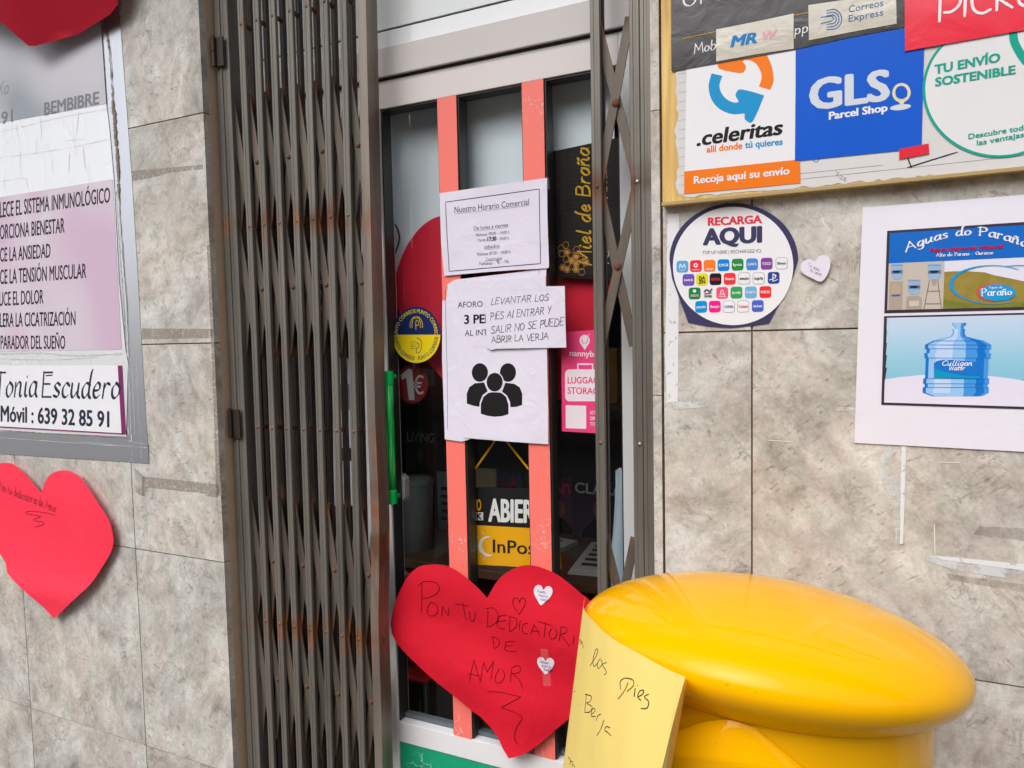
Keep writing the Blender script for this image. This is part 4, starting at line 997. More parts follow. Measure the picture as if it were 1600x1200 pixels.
# ================================================================ LEFT PIER SIGNS
a = Art(-.0012); a.poly([(150,-30),(182,-30),(185,0),(206,280),(216,445),(221,540),(232.5,725),(205,722),(192,560),(176,280),(158,0)], FOIL, 0, step=.05)
a.build('silver_tape', label='vertical silver tape strip along the right edge of the left posters', cat='tape')
a = Art(-.0022); a.poly([(-40,664),(0,669),(205,680),(231,694),(232.5,724),(205,722),(0,709),(-40,706)], FOIL, 0, step=.05)
a.build('silver_tape', label='horizontal silver tape strip below the name sign on left pier', cat='tape')
a = Art(-.0026); a.poly([(-40,199),(0,192),(166,162),(171,200),(178,282),(186,440),(196,546),(200,566),(197,682),(60,676),(-40,672)], FOILW, 0, step=.04)
a.build('crinkled_tape', label='crinkled white tape backing between the grey and pink posters', cat='tape')
def greyposter():
    m, n, l, b = newmat('grey_print')
    g_ = n.new('ShaderNodeNewGeometry'); nz = n.new('ShaderNodeTexNoise'); nz.inputs['Scale'].default_value = 3.2; nz.inputs['Detail'].default_value = 1; l.new(g_.outputs['Position'], nz.inputs[0])
    r = ramp(n, [(.35, lin((150,158,166))), (.5, lin((190,190,198))), (.65, lin((204,202,210)))]); l.new(nz.outputs[0], r.inputs[0]); l.new(r.outputs[0], b.inputs['Base Color']); b.inputs['Roughness'].default_value = .45
    return m
a = Art(-.0028); CRK = P('tape_crease_shade', (206,207,211), .5); TRN = P('torn_tape_edge', (138,120,108), .8, var=.3, vs=90); TRL = P('lifted_tape_edge', (206,206,210), .4)  # CRK: shading of the tape creases drawn as flat grey strokes
def Z1(x, y): return (x/4, y/4)
random.seed(11)
def ragged(pts, n_, jx, w0, w1, mt_, lay=1):
    P_ = smooth(pts, max(2, n_//(len(pts)-1)))
    for p, q in zip(P_, P_[1:]):
        a.line([(p[0]+random.uniform(-jx, jx), p[1]), (q[0]+random.uniform(-jx, jx), q[1])], random.uniform(w0, w1), mt_, lay)
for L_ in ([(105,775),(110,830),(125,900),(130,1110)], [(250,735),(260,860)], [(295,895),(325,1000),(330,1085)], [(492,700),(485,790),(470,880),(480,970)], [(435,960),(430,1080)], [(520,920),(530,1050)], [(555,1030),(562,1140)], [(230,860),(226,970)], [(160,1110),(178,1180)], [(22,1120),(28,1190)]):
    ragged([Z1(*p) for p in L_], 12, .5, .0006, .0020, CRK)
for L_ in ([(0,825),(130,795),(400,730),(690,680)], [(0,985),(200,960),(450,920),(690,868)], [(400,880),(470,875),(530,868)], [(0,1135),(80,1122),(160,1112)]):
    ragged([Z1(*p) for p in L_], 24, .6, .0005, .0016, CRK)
ragged([Z1(*p) for p in [(655,10),(668,200),(690,400),(705,640)]], 42, .8, .002, .007, TRN)
ragged([Z1(*p) for p in [(705,640),(715,750),(720,860),(735,1000),(742,1240)]], 40, 1.0, .004, .014, TRN)
ragged([(184,300),(188,360),(194,440),(199,520),(200,556)], 40, .8, .002, .009, TRL)
ragged([(182,300),(187,380),(193,460),(197,540)], 40, .8, .001, .004, TRN)
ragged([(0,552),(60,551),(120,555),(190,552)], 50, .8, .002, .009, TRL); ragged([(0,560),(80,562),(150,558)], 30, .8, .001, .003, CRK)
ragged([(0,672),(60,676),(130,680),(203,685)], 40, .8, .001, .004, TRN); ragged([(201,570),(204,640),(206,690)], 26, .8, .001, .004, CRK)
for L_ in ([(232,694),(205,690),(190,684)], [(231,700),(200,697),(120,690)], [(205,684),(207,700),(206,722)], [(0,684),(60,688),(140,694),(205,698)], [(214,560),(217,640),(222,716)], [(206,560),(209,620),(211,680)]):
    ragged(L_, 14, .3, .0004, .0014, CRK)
a.build('torn_tape_edges', label='torn and lifted tape edges and drawn crease shading around the therapy posters on left pier', cat='tape')
GPM = greyposter(); GI = P('grey_ink', (128,130,136), .5)
YQ = -.0034
a = Art(YQ); a.poly([(-60,-60),(152,-60),(155,0),(166,162),(0,192),(-60,203)], GPM, 0, step=.06); gp_ = a.build('grey_poster', label='pale grey poster reading bembibre at the top left', cat='poster')
a = Art(YQ); a.text('BEMBIBRE', (69,180), (155,162), 19, GI, 1, bold=.03); a.text('91', (2,194), (20,189), 18, GI, 1, bold=.02); a.hand('xo', (-5,150), (13,146), 22, GI, .003, jit=0, shear=.2)
a.poly(smooth([(133,18),(147,18),(155,28),(152,31),(143,27)], 3, True), GI, 1)
a.build('lettering', gp_)
def pinkposter():
    m, n, l, b = newmat('pink_print')
    g_ = n.new('ShaderNodeNewGeometry'); mp = n.new('ShaderNodeMapping'); mp.inputs['Scale'].default_value = (2.4, 1, 1.6); mp.inputs['Location'].default_value = (.3, 0, .35); l.new(g_.outputs['Position'], mp.inputs[0])
    nz = n.new('ShaderNodeTexNoise'); nz.inputs['Scale'].default_value = 1; nz.inputs['Detail'].default_value = 1; l.new(mp.outputs[0], nz.inputs[0])
    r = ramp(n, [(.35, lin((204,176,198))), (.55, lin((212,202,212))), (.7, lin((206,170,194)))]); l.new(nz.outputs[0], r.inputs[0]); l.new(r.outputs[0], b.inputs['Base Color']); b.inputs['Roughness'].default_value = .4
    return m
PI_ = P('poster_ink', (46,30,50), .5)
a = Art(YQ); a.poly([(-60,319),(0,308),(176,280),(183,420),(190,546),(0,549),(-60,550)], pinkposter(), 0, step=.06); pp = a.build('pink_poster', label='pink poster listing therapy benefits in dark capitals on left pier', cat='poster')
a = Art(YQ)
for t, p0, p1, h_ in (('LECE EL SISTEMA INMUNOLÓGICO',(0,340),(172,316),25),('ORCIONA BIENESTAR',(0,374),(101,363),24),('CE LA ANSIEDAD',(0,409),(79,402),23),('CE LA TENSIÓN MUSCULAR',(0,444),(135,434),24),
                      ('UCE EL DOLOR',(-1,478),(68,474),23),('LERA LA CICATRIZACIÓN',(0,511),(118,508),23),('PARADOR DEL SUEÑO',(1,545),(102,545),22)):
    a.text(t, p0, p1, h_*.93, PI_, 1, bold=.012)
a.build('lettering', pp)
MG = P('magenta_print', (128,40,100), .5)
a = Art(YQ); a.poly([(-60,571),(0,571),(191,571),(197,679),(0,668),(-60,665)], WHITE, 0, step=.06); ns = a.build('name_sign', label='white name and mobile number sign with magenta edge on left pier', cat='sign')
a = Art(YQ); a.poly([(184,571),(191,571),(197,679),(190,678.6)], MG, 1); a.poly([(0,666),(192,677),(192,679),(0,668)], MG, 1)
NI = P('name_ink', (40,44,62), .5)
a.hand('Tonia', (-8,620), (56,619), 38, NI, .012, nib=(R(35), .2), jit=0, shear=.12); a.hand('Escudero', (66,620), (186,622), 38, NI, .012, nib=(R(35), .2), jit=0, shear=.12)
a.line([(66,620),(80,620)], .004, NI, 1); a.line([(72,587),(82,586)], .004, NI, 1)
a.text('Móvil : 639 32 85 91', (1,658), (171,667), 24, NI, 1, bold=.03)
a.build('lettering', ns)
# left red heart
def Z4(x, y): return (x/4, 700+y/4)
o = smooth([Z4(*p) for p in [(265,280),(200,200),(140,140),(90,100),(40,92),(-20,100),(-70,140),(-110,220),(-125,330),(-110,450),(-60,570),(0,660),(40,715),(60,770),(100,810),(200,900),(290,990)]], 3)
o += smooth([Z4(*p) for p in [(350,1063),(400,1020),(480,950),(580,850),(650,740),(705,640),(720,560),(700,450),(650,360),(590,260),(520,180),(450,145),(380,140),(320,165),(290,210)]], 3)
YLH = -.016; cl = xz(88, 880, YLH)
def dl(x, z):
    q = (z-cl[1])
    return .012*math.exp(-((q+.1)/.05)**2)-.004*math.sin(z*16+x*3)+.01*math.exp(-((x-cl[0]-.2)/.1)**2)*(q<.3)+max(0,(-.14-q))*(.05)
a = Art(YLH, dl); a.poly(o, RH2, 0, step=.012); lh = a.build('paper_heart', smooth=True, label='bright red paper heart on the left marble pier below the posters', cat='paper heart')
a = Art(YLH, dl); a.eps = .0010
a.hand('Pon tu dedicatoria de Amor', (0,765), (90,801), 14, MK, .0012, jit=.05)
for s_ in ([(350,418),(260,400),(180,395),(162,410),(255,425)], [(255,430),(205,450),(270,465),(262,480),(215,495)]): a.line([Z4(*p) for p in s_], .0012, MK, 1)
a.build('handwriting', lh)
# top left heart
YT = -.07
o = [(46,68),(100,46),(155,15),(170,0)]+smooth([(178,-30),(180,-90),(160,-140),(120,-150),(80,-140),(40,-100)], 4)[:-1]+smooth([(35,-95),(10,-130),(-60,-150),(-130,-120),(-150,-60),(-110,-10),(-60,20),(0,33),(37,69)], 4)
ctp = xz(40, 0, YT)
def dt(x, z): return (z-ctp[1])*.35+.03*math.exp(-((x-ctp[0]+.05)/.12)**2)
a = Art(YT, dt); a.poly(o, mat('crimson_card', (178,14,40), .75, .2, 0, .05, .001, 10), 0, step=.02)
a.build('paper_heart', smooth=True, label='crimson paper heart tip curling out over the grey poster at top left', cat='paper heart')

# ================================================================ RIGHT WALL BOARD
def wood():
    m, n, l, b = newmat('plywood')
    g_ = n.new('ShaderNodeNewGeometry'); mp = n.new('ShaderNodeMapping'); mp.inputs['Scale'].default_value = (70, 70, 5); l.new(g_.outputs['Position'], mp.inputs[0])
    nz = n.new('ShaderNodeTexNoise'); nz.inputs['Scale'].default_value = 1; nz.inputs['Detail'].default_value = 5; nz.inputs['Distortion'].default_value = .6; l.new(mp.outputs[0], nz.inputs[0])
    r = ramp(n, [(.3, lin((196,152,78))), (.6, lin((226,190,112))), (.8, lin((236,208,140)))]); l.new(nz.outputs[0], r.inputs[0]); l.new(r.outputs[0], b.inputs['Base Color']); b.inputs['Roughness'].default_value = .6
    return m
YW = -.020
bd = empty('sign_board', (.2, YW, px(1300,290,YW).z), 'yellow plywood board on right wall carrying the parcel company signs', 'board')
w3 = [px(x, y, YW) for x, y in ((1035,320),(1046,-80),(1700,-80),(1700,246))]
zb_ = px(1318,288.5,YW).z; xl_ = (w3[0].x+w3[1].x)/2
g = MB(); g.box((w3[0].x, YW, px(1040,316,YW).z), (w3[2].x, -.0005, w3[1].z+.1), wood())
bo = g.build('plywood_sheet', bd, bevel=.001)
g = MB(); g.box((w3[0].x-.001, YW-.004, px(1040,322,YW).z), (w3[2].x, -.0006, px(1040,316,YW).z-.0003), mat('varnished_edge', (176,152,104), .4)); g.build('bottom_moulding', bd, bevel=.001)
YBd = YW-.0008
random.seed(3)
tp_ = [(1056,-40)]+[(1057+random.uniform(-2.5,2.5)+2*math.sin(y*.08), y) for y in range(-20, 300, 9)]+[(1062,305),(1072,308)]+[(x, 308-(x-1072)*.088+random.uniform(-2.,2.)) for x in range(1084, 1700, 9)]+[(1700,252),(1700,-60)]
a = Art(YBd); a.poly(tp_, mat('torn_lining_paper', (214,212,212), .8, .2, 0, .03, .0008, 25), 0, step=None); tpr = a.build('torn_paper', label='torn white lined paper layer on the plywood board', cat='paper')
a = Art(YBd)
for k in range(14):
    y_ = 110+k*14.5; a.line([(1060,y_+6),(1080,y_+2.5)], .0005, GI, 1)
a.line([(1242,281),(1600,243)], .0006, GI, 1, sm=False); a.line([(1245,272),(1380,258)], .0006, GI, 1, sm=False); a.line([(1240,300),(1500,270)], .0006, GI, 1, sm=False)
a.line([(1418,262),(1440,255),(1495,238)], .0022, INK, 1, sm=False); a.line([(1418,246),(1424,262)], .0022, INK, 1, sm=False)
a.line([(1270,250),(1276,253),(1282,246)], .0012, P('blue_pen', (60,110,190)), 1)
a.hand('xze', (1306,276), (1322,284), 10, PEN, .0006)
a.build('printed_lines', tpr)
def sticker(name, q, mt, Y, lb, cat='sticker', step=None, disp=None):
    a = Art(Y, disp); a.poly(q, mt, 0, step=step); return a.build(name, label=lb, cat=cat)
Yc = YBd-.0007
cs = sticker('courier_poster', [(1073,96),(1070,268),(1069,303),(1251,286),(1250,249),(1243,247),(1243,55)], WHITE, Yc, 'white courier poster with circling arrows and orange band on board', 'poster')
def Z7(x, y): return (1020+x/5.333, y/5.333)
OR = P('orange_print', (240,122,16)); BL = P('sky_blue_print', (10,146,204)); INK2 = P('rich_black', (20,20,22))
a = Art(Yc)
a.poly([(1069,268),(1250,249),(1251,286),(1160,295),(1069,303)], OR, 1)
a.text('Recoja aquí su envío', (1084,287.5), (1234,272), 11.5, WHITE, 2, bold=.035)
a.text('.celeritas', (1088,228), (1222,209.5), 22.5, INK2, 1, bold=.035, shear=.16)
a.text('allí donde', (1104,238.5), (1160,232), 10, OR, 1, bold=.03); a.text('tú quieres', (1164,231.5), (1223,226), 10, BL, 1, bold=.03)
a.poly(smooth([Z7(*p) for p in [(490,612),(465,720),(490,830),(560,910),(660,950),(765,945)]], 4)+smooth([Z7(*p) for p in [(765,990),(800,1020),(840,1000),(918,820),(910,790),(740,745),(700,765),(690,800),(715,845),(680,855),(620,830),(575,780),(555,710),(580,632)]], 3), BL, 1)
a.poly(smooth([Z7(*p) for p in [(540,530),(560,575),(720,608),(765,590),(775,550),(750,510),(800,500),(860,530),(900,600),(905,660),(885,720)]], 3)+smooth([Z7(*p) for p in [(978,748),(1005,680),(1000,590),(970,500),(925,430),(850,420)]], 3), OR, 1)
a.build('lettering', cs)
BLU = P('royal_blue_print', (0,88,204), .4); GYW = P('pale_grey_print', (208,216,226)); CRM = P('cream_outline', (222,216,176))
gs = sticker('parcel_shop_poster', [(1243.5,70),(1444,40),(1444,75),(1440,232),(1350,241),(1242,252)], BLU, Yc-.0006, 'blue parcel shop poster with big white letters on board', 'poster')
a = Art(Yc-.0006)
a.text('GLS', (1264,172), (1391,155), 46, GYW, 1, bold=.045); a.text('Parcel Shop', (1295,187), (1387,173.5), 11.5, WHITE, 1, bold=.045)
a.ring(1408.5,145,12,13,.0045,CRM,1,48,95,440); a.poly([(1399,153),(1418,152),(1409,166)], CRM, 1.5); a.ell(1408.5,144.8,9,10,BLU,3); a.ell(1407,167.5,16.5,4.5,GYW,0.6,rot=-.12)
a.build('lettering', gs)
TL = P('teal_print', (0,162,142))
es = sticker('round_shipping_sticker', [(1560+118*math.cos(R(t)), 140+106*math.sin(R(t))) for t in range(0, 360, 6)], P('sticker_white', (226,226,228), .3, bump=.0006, bscale=8), Yc-.0004, 'white round sustainable shipping sticker with teal ring on board')
a = Art(Yc-.0004)
a.ring(1560,140,116.5,104.5,.004,TL,1,72)
a.line([(1583,40),(1584,62),(1592,80),(1604,98)], .011, TL, 1)
a.text('TU ENVÍO', (1460,115.5), (1563,96), 13.5, TL, 2, bold=.04); a.text('SOSTENIBLE', (1461,135), (1587,115), 13, TL, 2, bold=.04)
a.text('Descubre todas', (1513,217.5), (1612,201), 8, TL, 2, bold=.02); a.text('las ventajas', (1526,227.5), (1600,214), 8, TL, 2, bold=.02)
a.build('lettering', es)
GB = mat('gloss_black_vinyl', (44,42,44), .3, .5, 0, .1, .0015, 22, coat=.3)
Yu = Yc-.0016
us = sticker('black_sign', [(1048,-60),(1049,111.5),(1243,77),(1320,60),(1413,42),(1420,-60)], GB, Yu, 'glossy black access point sign at the top of the board', 'sign')
GO = P('gold_line', (214,150,40))
a = Art(Yu); a.hand('UPS', (1068,11), (1136,-3), 24, WHITE, .0035, nib=(R(10), .35), jit=0); a.hand('Access', (1150,-2), (1210,-14), 24, WHITE, .0035, nib=(R(10), .35), jit=0)
a.line([(1066,60.5),(1120,49)], .0012, GO, 1); a.line([(1240,24),(1264,19)], .0012, GO, 1)
a.hand('Mob', (1085,84), (1118,77), 15, WHITE, .0022, nib=(R(10), .4), jit=0); a.hand('pp', (1242,54), (1262,50), 15, WHITE, .0022, nib=(R(10), .4), jit=0)
a.build('lettering', us)
PLS = mat('plastic_covered_cream', (206,200,186), .12, .6, 0, .06, .0022, 16, coat=.8)
ms = sticker('courier_label', [(1119,46),(1180,34),(1240,21),(1240,76),(1180,85),(1119,96)], PLS, Yu-.0008, 'cream courier label with blue slanted letters taped on black sign', 'label', step=.02)
a = Art(Yu-.0008); a.text('MR', (1141,73.5), (1183,66.5), 16, P('mid_blue_print', (16,126,190)), 1, bold=.05, shear=.25); a.text('W', (1188,63.5), (1212,59), 12, P('faded_pink', (222,170,180)), 1, bold=.06, shear=.25); a.build('lettering', ms)
es2 = sticker('courier_label', [(1263,8),(1264,63),(1330,50),(1401,37),(1400,-14),(1330,-2)], PLS, Yu-.0008, 'cream express courier label with concentric arc emblem on black sign', 'label', step=.02)
CB = P('steel_blue_print', (40,110,160))
a = Art(Yu-.0008)
for r_ in (16, 11.5, 7): a.line([(1292,32+r_*.9)]+[(1300+r_*math.cos(R(t))*.95, 30+r_*math.sin(R(t))) for t in range(80, -100, -20)]+[(1292,31-r_*.9)], .0017, CB, 1, sm=False)
a.line([(1283,27),(1300,25),(1303,30),(1298,33),(1283,37)], .0017, CB, 1, sm=False)
a.text('Correos', (1326,20), (1380,9), 10.5, CB, 1); a.text('Express', (1326,34.5), (1380,24), 10.5, CB, 1)
a.build('lettering', es2)
RDP = mat('red_gloss_vinyl', (236,34,62), .25, .5, 0, .03, .0016, 9, coat=.5)
ps = sticker('pickup_sign', [(1413,-40),(1414,80),(1447,74),(1600,47),(1700,28),(1700,-90)], RDP, Yu-.0014, 'red pickup sign with thin white letters at the top right of board', 'sign', step=.03)
def Z8(x, y): return (1300+x/5.333, y/5.333)
a = Art(Yu-.0014); a.eps = .0003
for s_ in ([(895,178),(905,-120)], [(935,105),(1000,95),(1060,40),(1070,-30),(1040,-100)], [(1105,135),(1115,-100)], [(1320,80),(1250,112),(1185,85),(1165,0),(1190,-90)], [(1372,85),(1380,-120)], [(1500,62),(1400,0)], [(1400,0),(1500,-110)], [(1550,-60),(1560,20),(1610,50),(1660,20),(1670,-60)]):
    a.line([Z8(*p) for p in s_], .0042, WHITE, 1)
a.build('lettering', ps)
sticker('red_tab', [(1405,233),(1451,224),(1452,240),(1405,249)], P('red_tape', (222,40,60), .4), Yc-.0014, 'small red tape tab under the blue poster', 'tape')

# ---------------- recharge sticker
YR = -.0016
NVY = P('dark_navy_print', (62,60,96), .35)
oute = [(1146.5+100.5*math.cos(R(t)), 406+88.5*math.sin(R(t))) for t in range(180, 361, 6)]
oute += [(1240,430),(1231,449),(1215,480),(1201.5,505.5),(1175,509),(1142,512.5),(1105,510),(1075.5,504),(1063,471),(1050,435)]
rs = sticker('recharge_sticker', oute, NVY, YR, 'white round recharge sticker with navy rim and rows of app icons')
a = Art(YR)
a.ell(1145.5,415.5,94,92.5,WHITE,1,72)
RR = P('raspberry_print', (222,52,76))
a.text('RECARGA', (1106,352.5), (1191,348.5), 12, RR, 2, bold=.05); a.text('AQUI', (1098,382.5), (1191,378), 24, NVY, 2, bold=.06)
a.text('TOP UP HERE | RECHARGEZ ICI', (1097.5,397.5), (1189,394.5), 5.2, P('grey_brown_print', (92,82,90)), 2)
def ZR_(x, y): return (1030+x/5.714, 300+y/5.714)
ic = [[(208,668,(86,170,220),'movistar'),(328,663,(230,50,66),'vodafone'),(450,660,(246,124,44),'orange'),(575,655,(0,132,216),'DIGI'),(700,650,(34,140,66),'lyca'),(830,647,(70,138,214),'LLAMAYA'),(960,642,(136,66,160),'YOIGO'),(1093,638,None,'Simyo')],
      [(262,787,(112,84,180),'twitch'),(383,783,(226,216,40),'DAZN'),(503,780,(34,28,32),'NETFLIX'),(630,777,(238,52,64),'Nintendo'),(760,773,None,'amazon'),(888,773,None,'Google Play'),(1022,768,(46,66,150),'PS')],
      [(317,907,(26,128,66),'XBOX'),(437,905,'n','GAMES'),(563,903,(236,84,120),'airbnb'),(690,900,(46,162,84),'Spotify'),(818,898,(110,176,220),'PLANETA'),(948,895,(236,46,54),'ROBLOX')],
      [(375,1027,(0,146,220),'paysafe'),(497,1025,(240,24,140),'flexepin'),(622,1025,None,'CASHlib'),(750,1023,None,'Cabaal'),(880,1020,(74,100,196),'ticket')]]
for row in ic:
    for X, Y_, c, t in row:
        x, y = ZR_(X, Y_); s_ = 9.2
        if isinstance(c, tuple): a.poly(rrect(x-s_, y-s_, x+s_, y+s_, 4.2, -.03), P('icon_%d_%d_%d' % c, c, .35), 2)
        elif c is None:
            a.poly(rrect(x-s_, y-s_, x+s_, y+s_, 4.2, -.03), GI, 2); a.poly(rrect(x-s_+.6, y-s_+.6, x+s_-.6, y+s_-.6, 3.8, -.03), WHITE, 3)
        tc = WHITE if isinstance(c, tuple) else (CB if t in ('CASHlib',) else (RR if t == 'Cabaal' else INK2))
        if t == 'DAZN': a.text('DA', (x-5, y), (x+5, y-.3), 5, INK2, 4, bold=.03); a.text('ZN', (x-5, y+6), (x+5, y+5.7), 5, INK2, 4, bold=.03)
        elif t == 'NETFLIX': a.text(t, (x-7, y+2), (x+7, y+1.7), 4, RR, 4, bold=.04)
        elif t == 'movistar': a.line([(x-4.5,y+2),(x-3,y-4),(x,y+1),(x+3,y-4),(x+4.5,y+2)], .0018, WHITE, 4); a.text(t, (x-5, y+6.5), (x+5, y+6.3), 2.4, WHITE, 4)
        elif t == 'vodafone': a.ell(x, y-1.5, 3.4, 3.4, WHITE, 4, 16); a.ell(x, y-1.5, 1.6, 1.6, RR, 5, 12); a.text(t, (x-6, y+6.5), (x+6, y+6.3), 2.4, WHITE, 4)
        elif t == 'orange': a.text(t, (x-6, y+6.5), (x+6, y+6.3), 3.6, WHITE, 4, bold=.03)
        elif t == 'PS': a.line([(x-1,y-6),(x-1,y+5)], .0022, WHITE, 4); a.line([(x-1,y-6),(x+3.5,y-3.5),(x+1.5,y+.5)], .002, WHITE, 4); a.line([(x-6,y+3),(x-2,y+1.6)], .0018, WHITE, 4); a.line([(x+1,y+4.6),(x+6,y+2.6)], .0018, WHITE, 4)
        elif t == 'airbnb': a.line([(x-3.5,y+2.5),(x,y-5),(x+3.5,y+2.5),(x,y+1),(x-3.5,y+2.5)], .0012, WHITE, 4, sm=True); a.text(t, (x-6, y+6.5), (x+6, y+6.3), 3, WHITE, 4)
        elif t == 'XBOX': a.ell(x, y-4, 2.6, 2.6, WHITE, 4, 14); a.text(t, (x-6.5, y+5), (x+6.5, y+4.8), 3.6, WHITE, 4)
        elif t == 'GAMES': a.line([(x-6,y-2),(x-2,y-6),(x+2,y-3),(x+6,y-7)], .0022, INK2, 4); a.line([(x-5,y+1),(x+5,y-1)], .0022, DR, 4); a.text(t, (x-6, y+6), (x+6, y+6), 3.4, INK2, 4, bold=.03)
        else: a.text(t, (x-7, y+1.8), (x+7, y+1.5), 4.0, tc, 4, bold=.03)
a.build('lettering', rs)
# small heart on the wall
o = [(1030+x/5.714, 300+y/5.714) for x, y in [(1390,620),(1350,603),(1305,608),(1270,640),(1263,690),(1290,730),(1365,770),(1445,800),(1500,740),(1527,660),(1520,590),(1475,563),(1425,575)]]
a = Art(-.006, lambda x, z: 0); a.poly(smooth(o, 3, True), PAPER, 0, step=.01); sh = a.build('small_paper_heart', label='small white paper heart stuck on the right marble wall beside the recharge sticker', cat='paper heart', group='small white paper hearts')
a = Art(-.006); a.hand('Te amo', (1263,416), (1280,424), 6, GI, .0006); a.hand('mi amor', (1266,424), (1284,432), 6, GI, .0006); a.build('handwriting', sh)

# ---------------- mineral water poster
YWP = -.003
dw = lambda x, z: 0.
a = Art(YWP, dw); a.poly([(1348,324),(1470,315),(1600,304),(1700,296),(1700,712),(1600,706),(1470,699),(1335,692),(1341,500)], PAPER2, 0, step=.04)
wp = a.build('water_poster', smooth=True, label='large white mineral water poster taped to the right marble wall', cat='poster')
FR = P('frame_print', (58,50,66)); HB = P('header_blue', (16,104,196)); BEI = P('beige_print', (196,186,176)); SKW = P('sky_print', (222,222,236)); HILL = P('hill_print', (150,132,62), vs=60, var=.3)
HILL2 = P('hill_print_green', (120,124,50), vs=80, var=.35)
def Za(x, y): return (1320+x/5.714, 290+y/5.714)
def Zb(x, y): return (1320+x/5.714, 480+y/5.714)
a = Art(YWP, dw); a.eps = .0003
pz = lambda f, L, m_, l_, st_=.04: a.poly([f(*p) for p in L], m_, l_, step=st_)
pz(Za, [(378,405),(1600,325),(2100,292),(2100,1098),(1600,1110),(352,1140)], FR, 1)
pz(Za, [(402,425),(1600,352),(2100,320),(2100,1075),(1600,1085),(378,1112)], SKW, 2)
pz(Za, [(402,425),(1600,352),(2100,320),(2100,615),(1600,640),(392,695)], HB, 3)
pz(Za, [(392,697),(890,675),(875,1100),(378,1112)], BEI, 3)
pz(Za, [(888,770),(1000,765),(1100,765),(1250,775),(1330,800),(1480,830),(1600,855),(2100,930),(2100,1075),(1600,1085),(876,1100)], HILL, 3)
pz(Za, [(884,1010),(1000,1040),(1200,1060),(1400,1050),(1600,1040),(2100,1030),(2100,1075),(1600,1085),(876,1100)], HILL2, 4)
arc = lambda t, c: Za(545+t*1075+c*(-18+46*t)*.6, 600-135*math.sin(math.pi*min(1,max(0,t*.9+.02)))*1.0-62*t*(1-t)-(t*15)-c*72)
SN = 8
def serif_text(body, fn_, wd_, mt_, lay_):
    G = []; x = 0
    for c_ in body:
        if c_ == ' ': x += .45; continue
        gg = GL.get(c_); G.append((x, gg)); x += gg[0]+.17
    W_ = x-.17
    for gx_, (gw, st_) in G:
        for pl in st_:
            pts = smooth(pl, 4) if len(pl) > 2 else pl
            Pq = [Vector(xz(*fn_((gx_+p[0])/W_, p[1]), a.Y)) for p in pts]; a.lineW(Pq, wd_, mt_, lay_, (R(5), .35))
            for e_ in (pl[0], pl[-1]):
                if abs(pl[0][0]-pl[-1][0]) < .2 and abs(pl[0][1]-pl[-1][1]) > .4:
                    Pq = [Vector(xz(*fn_((gx_+e_[0]+d_)/W_, e_[1]), a.Y)) for d_ in (-.09, .09)]; a.lineW(Pq, wd_*.35, mt_, lay_)
serif_text('Aguas do Paraño', arc, .0030, WHITE, 5)
CR = P('crimson_print', (176,24,70))
a.text('Agua mineral natural', Za(750,592), Za(1415,558), 6, CR, 5, bold=.05)
serif_text('Alto do Parano - Ourense'.replace('O', 'O'), lambda t, c: Za(815+t*505, 635-t*22-c*30), .0011, WHITE, 5)
# coolers
BG_ = P('bottle_glass_print', (150,182,214)); BG2_ = P('bottle_shade_print', (96,130,170)); DK = P('label_dark', (30,34,44)); COO = P('cooler_print', (172,160,148)); STL = P('stand_print', (110,98,92))
for bx, by, bw, bh_ in ((465,770,100,140), (620,905,105,135), (800,770,115,140)):
    pz(Za, [(bx-bw/2,by-bh_/2),(bx+bw/2,by-bh_/2),(bx+bw/2,by+bh_/2-25),(bx+bw/4,by+bh_/2),(bx-bw/4,by+bh_/2),(bx-bw/2,by+bh_/2-25)], BG_, 4, None)
    pz(Za, [(bx-bw/2,by-12),(bx+bw/2,by-16),(bx+bw/2,by+14),(bx-bw/2,by+18)], BG2_, 5, None); pz(Za, [(bx-bw*.35,by-8),(bx+bw*.2,by-10),(bx+bw*.35,by+2),(bx+bw*.1,by+10),(bx-bw*.35,by+8)], DK, 6, None)
    a.line([Za(bx-bw/2,by-bh_/2+12), Za(bx+bw/2,by-bh_/2+10)], .0008, BG2_, 5, sm=False)
pz(Za, [(400,858),(518,855),(510,1108),(390,1112)], COO, 4, None); pz(Za, [(420,885),(470,875),(502,905),(498,970),(415,975)], P('cooler_tan', (188,164,140)), 5, None); pz(Za, [(415,975),(498,972),(490,985),(418,988)], HB, 6, None)
pz(Za, [(550,1000),(580,985),(665,985),(690,1010),(685,1105),(545,1108)], COO, 4, None); pz(Za, [(575,1030),(660,1028),(662,1075),(577,1078)], P('cooler_light', (206,196,182)), 5, None)
for q in ([(755,845),(705,1105)], [(828,843),(862,1100)], [(738,943),(848,940)], [(722,1055),(856,1053)]): a.line([Za(*p) for p in q], .0009, STL, 5, sm=False)
pz(Za, [(770,845),(820,843),(805,890),(788,890)], COO, 5, None)
LB = P('oval_blue', (20,150,214))
nn = 40
o1 = [(1320+370*math.cos(R(t)), 885+172*math.sin(R(t))) for t in range(60, 310, 8)]
for k in range(len(o1)-1):
    tt = k/len(o1); a.line([Za(*o1[k]), Za(*o1[k+1])], .0012+.0052*math.exp(-((tt-.48)/.2)**2), LB, 5, sm=False)
a.line([Za(1560+400*math.cos(R(t)), 885+172*math.sin(R(t))) for t in range(250, 300, 8)], .0012, LB, 5)
a.ell(*Za(1340,955), 29, 13.5, P('oval_red', (220,70,60)), 5); a.ell(*Za(1362,956), 28, 13, LB, 6)
serif_text('Paraño', lambda t, c: Za(1220+t*265, 985-t*10-c*62), .0020, WHITE, 7); serif_text('Aguas do', lambda t, c: Za(1285+t*120, 920-t*4-c*20), .0006, WHITE, 7)
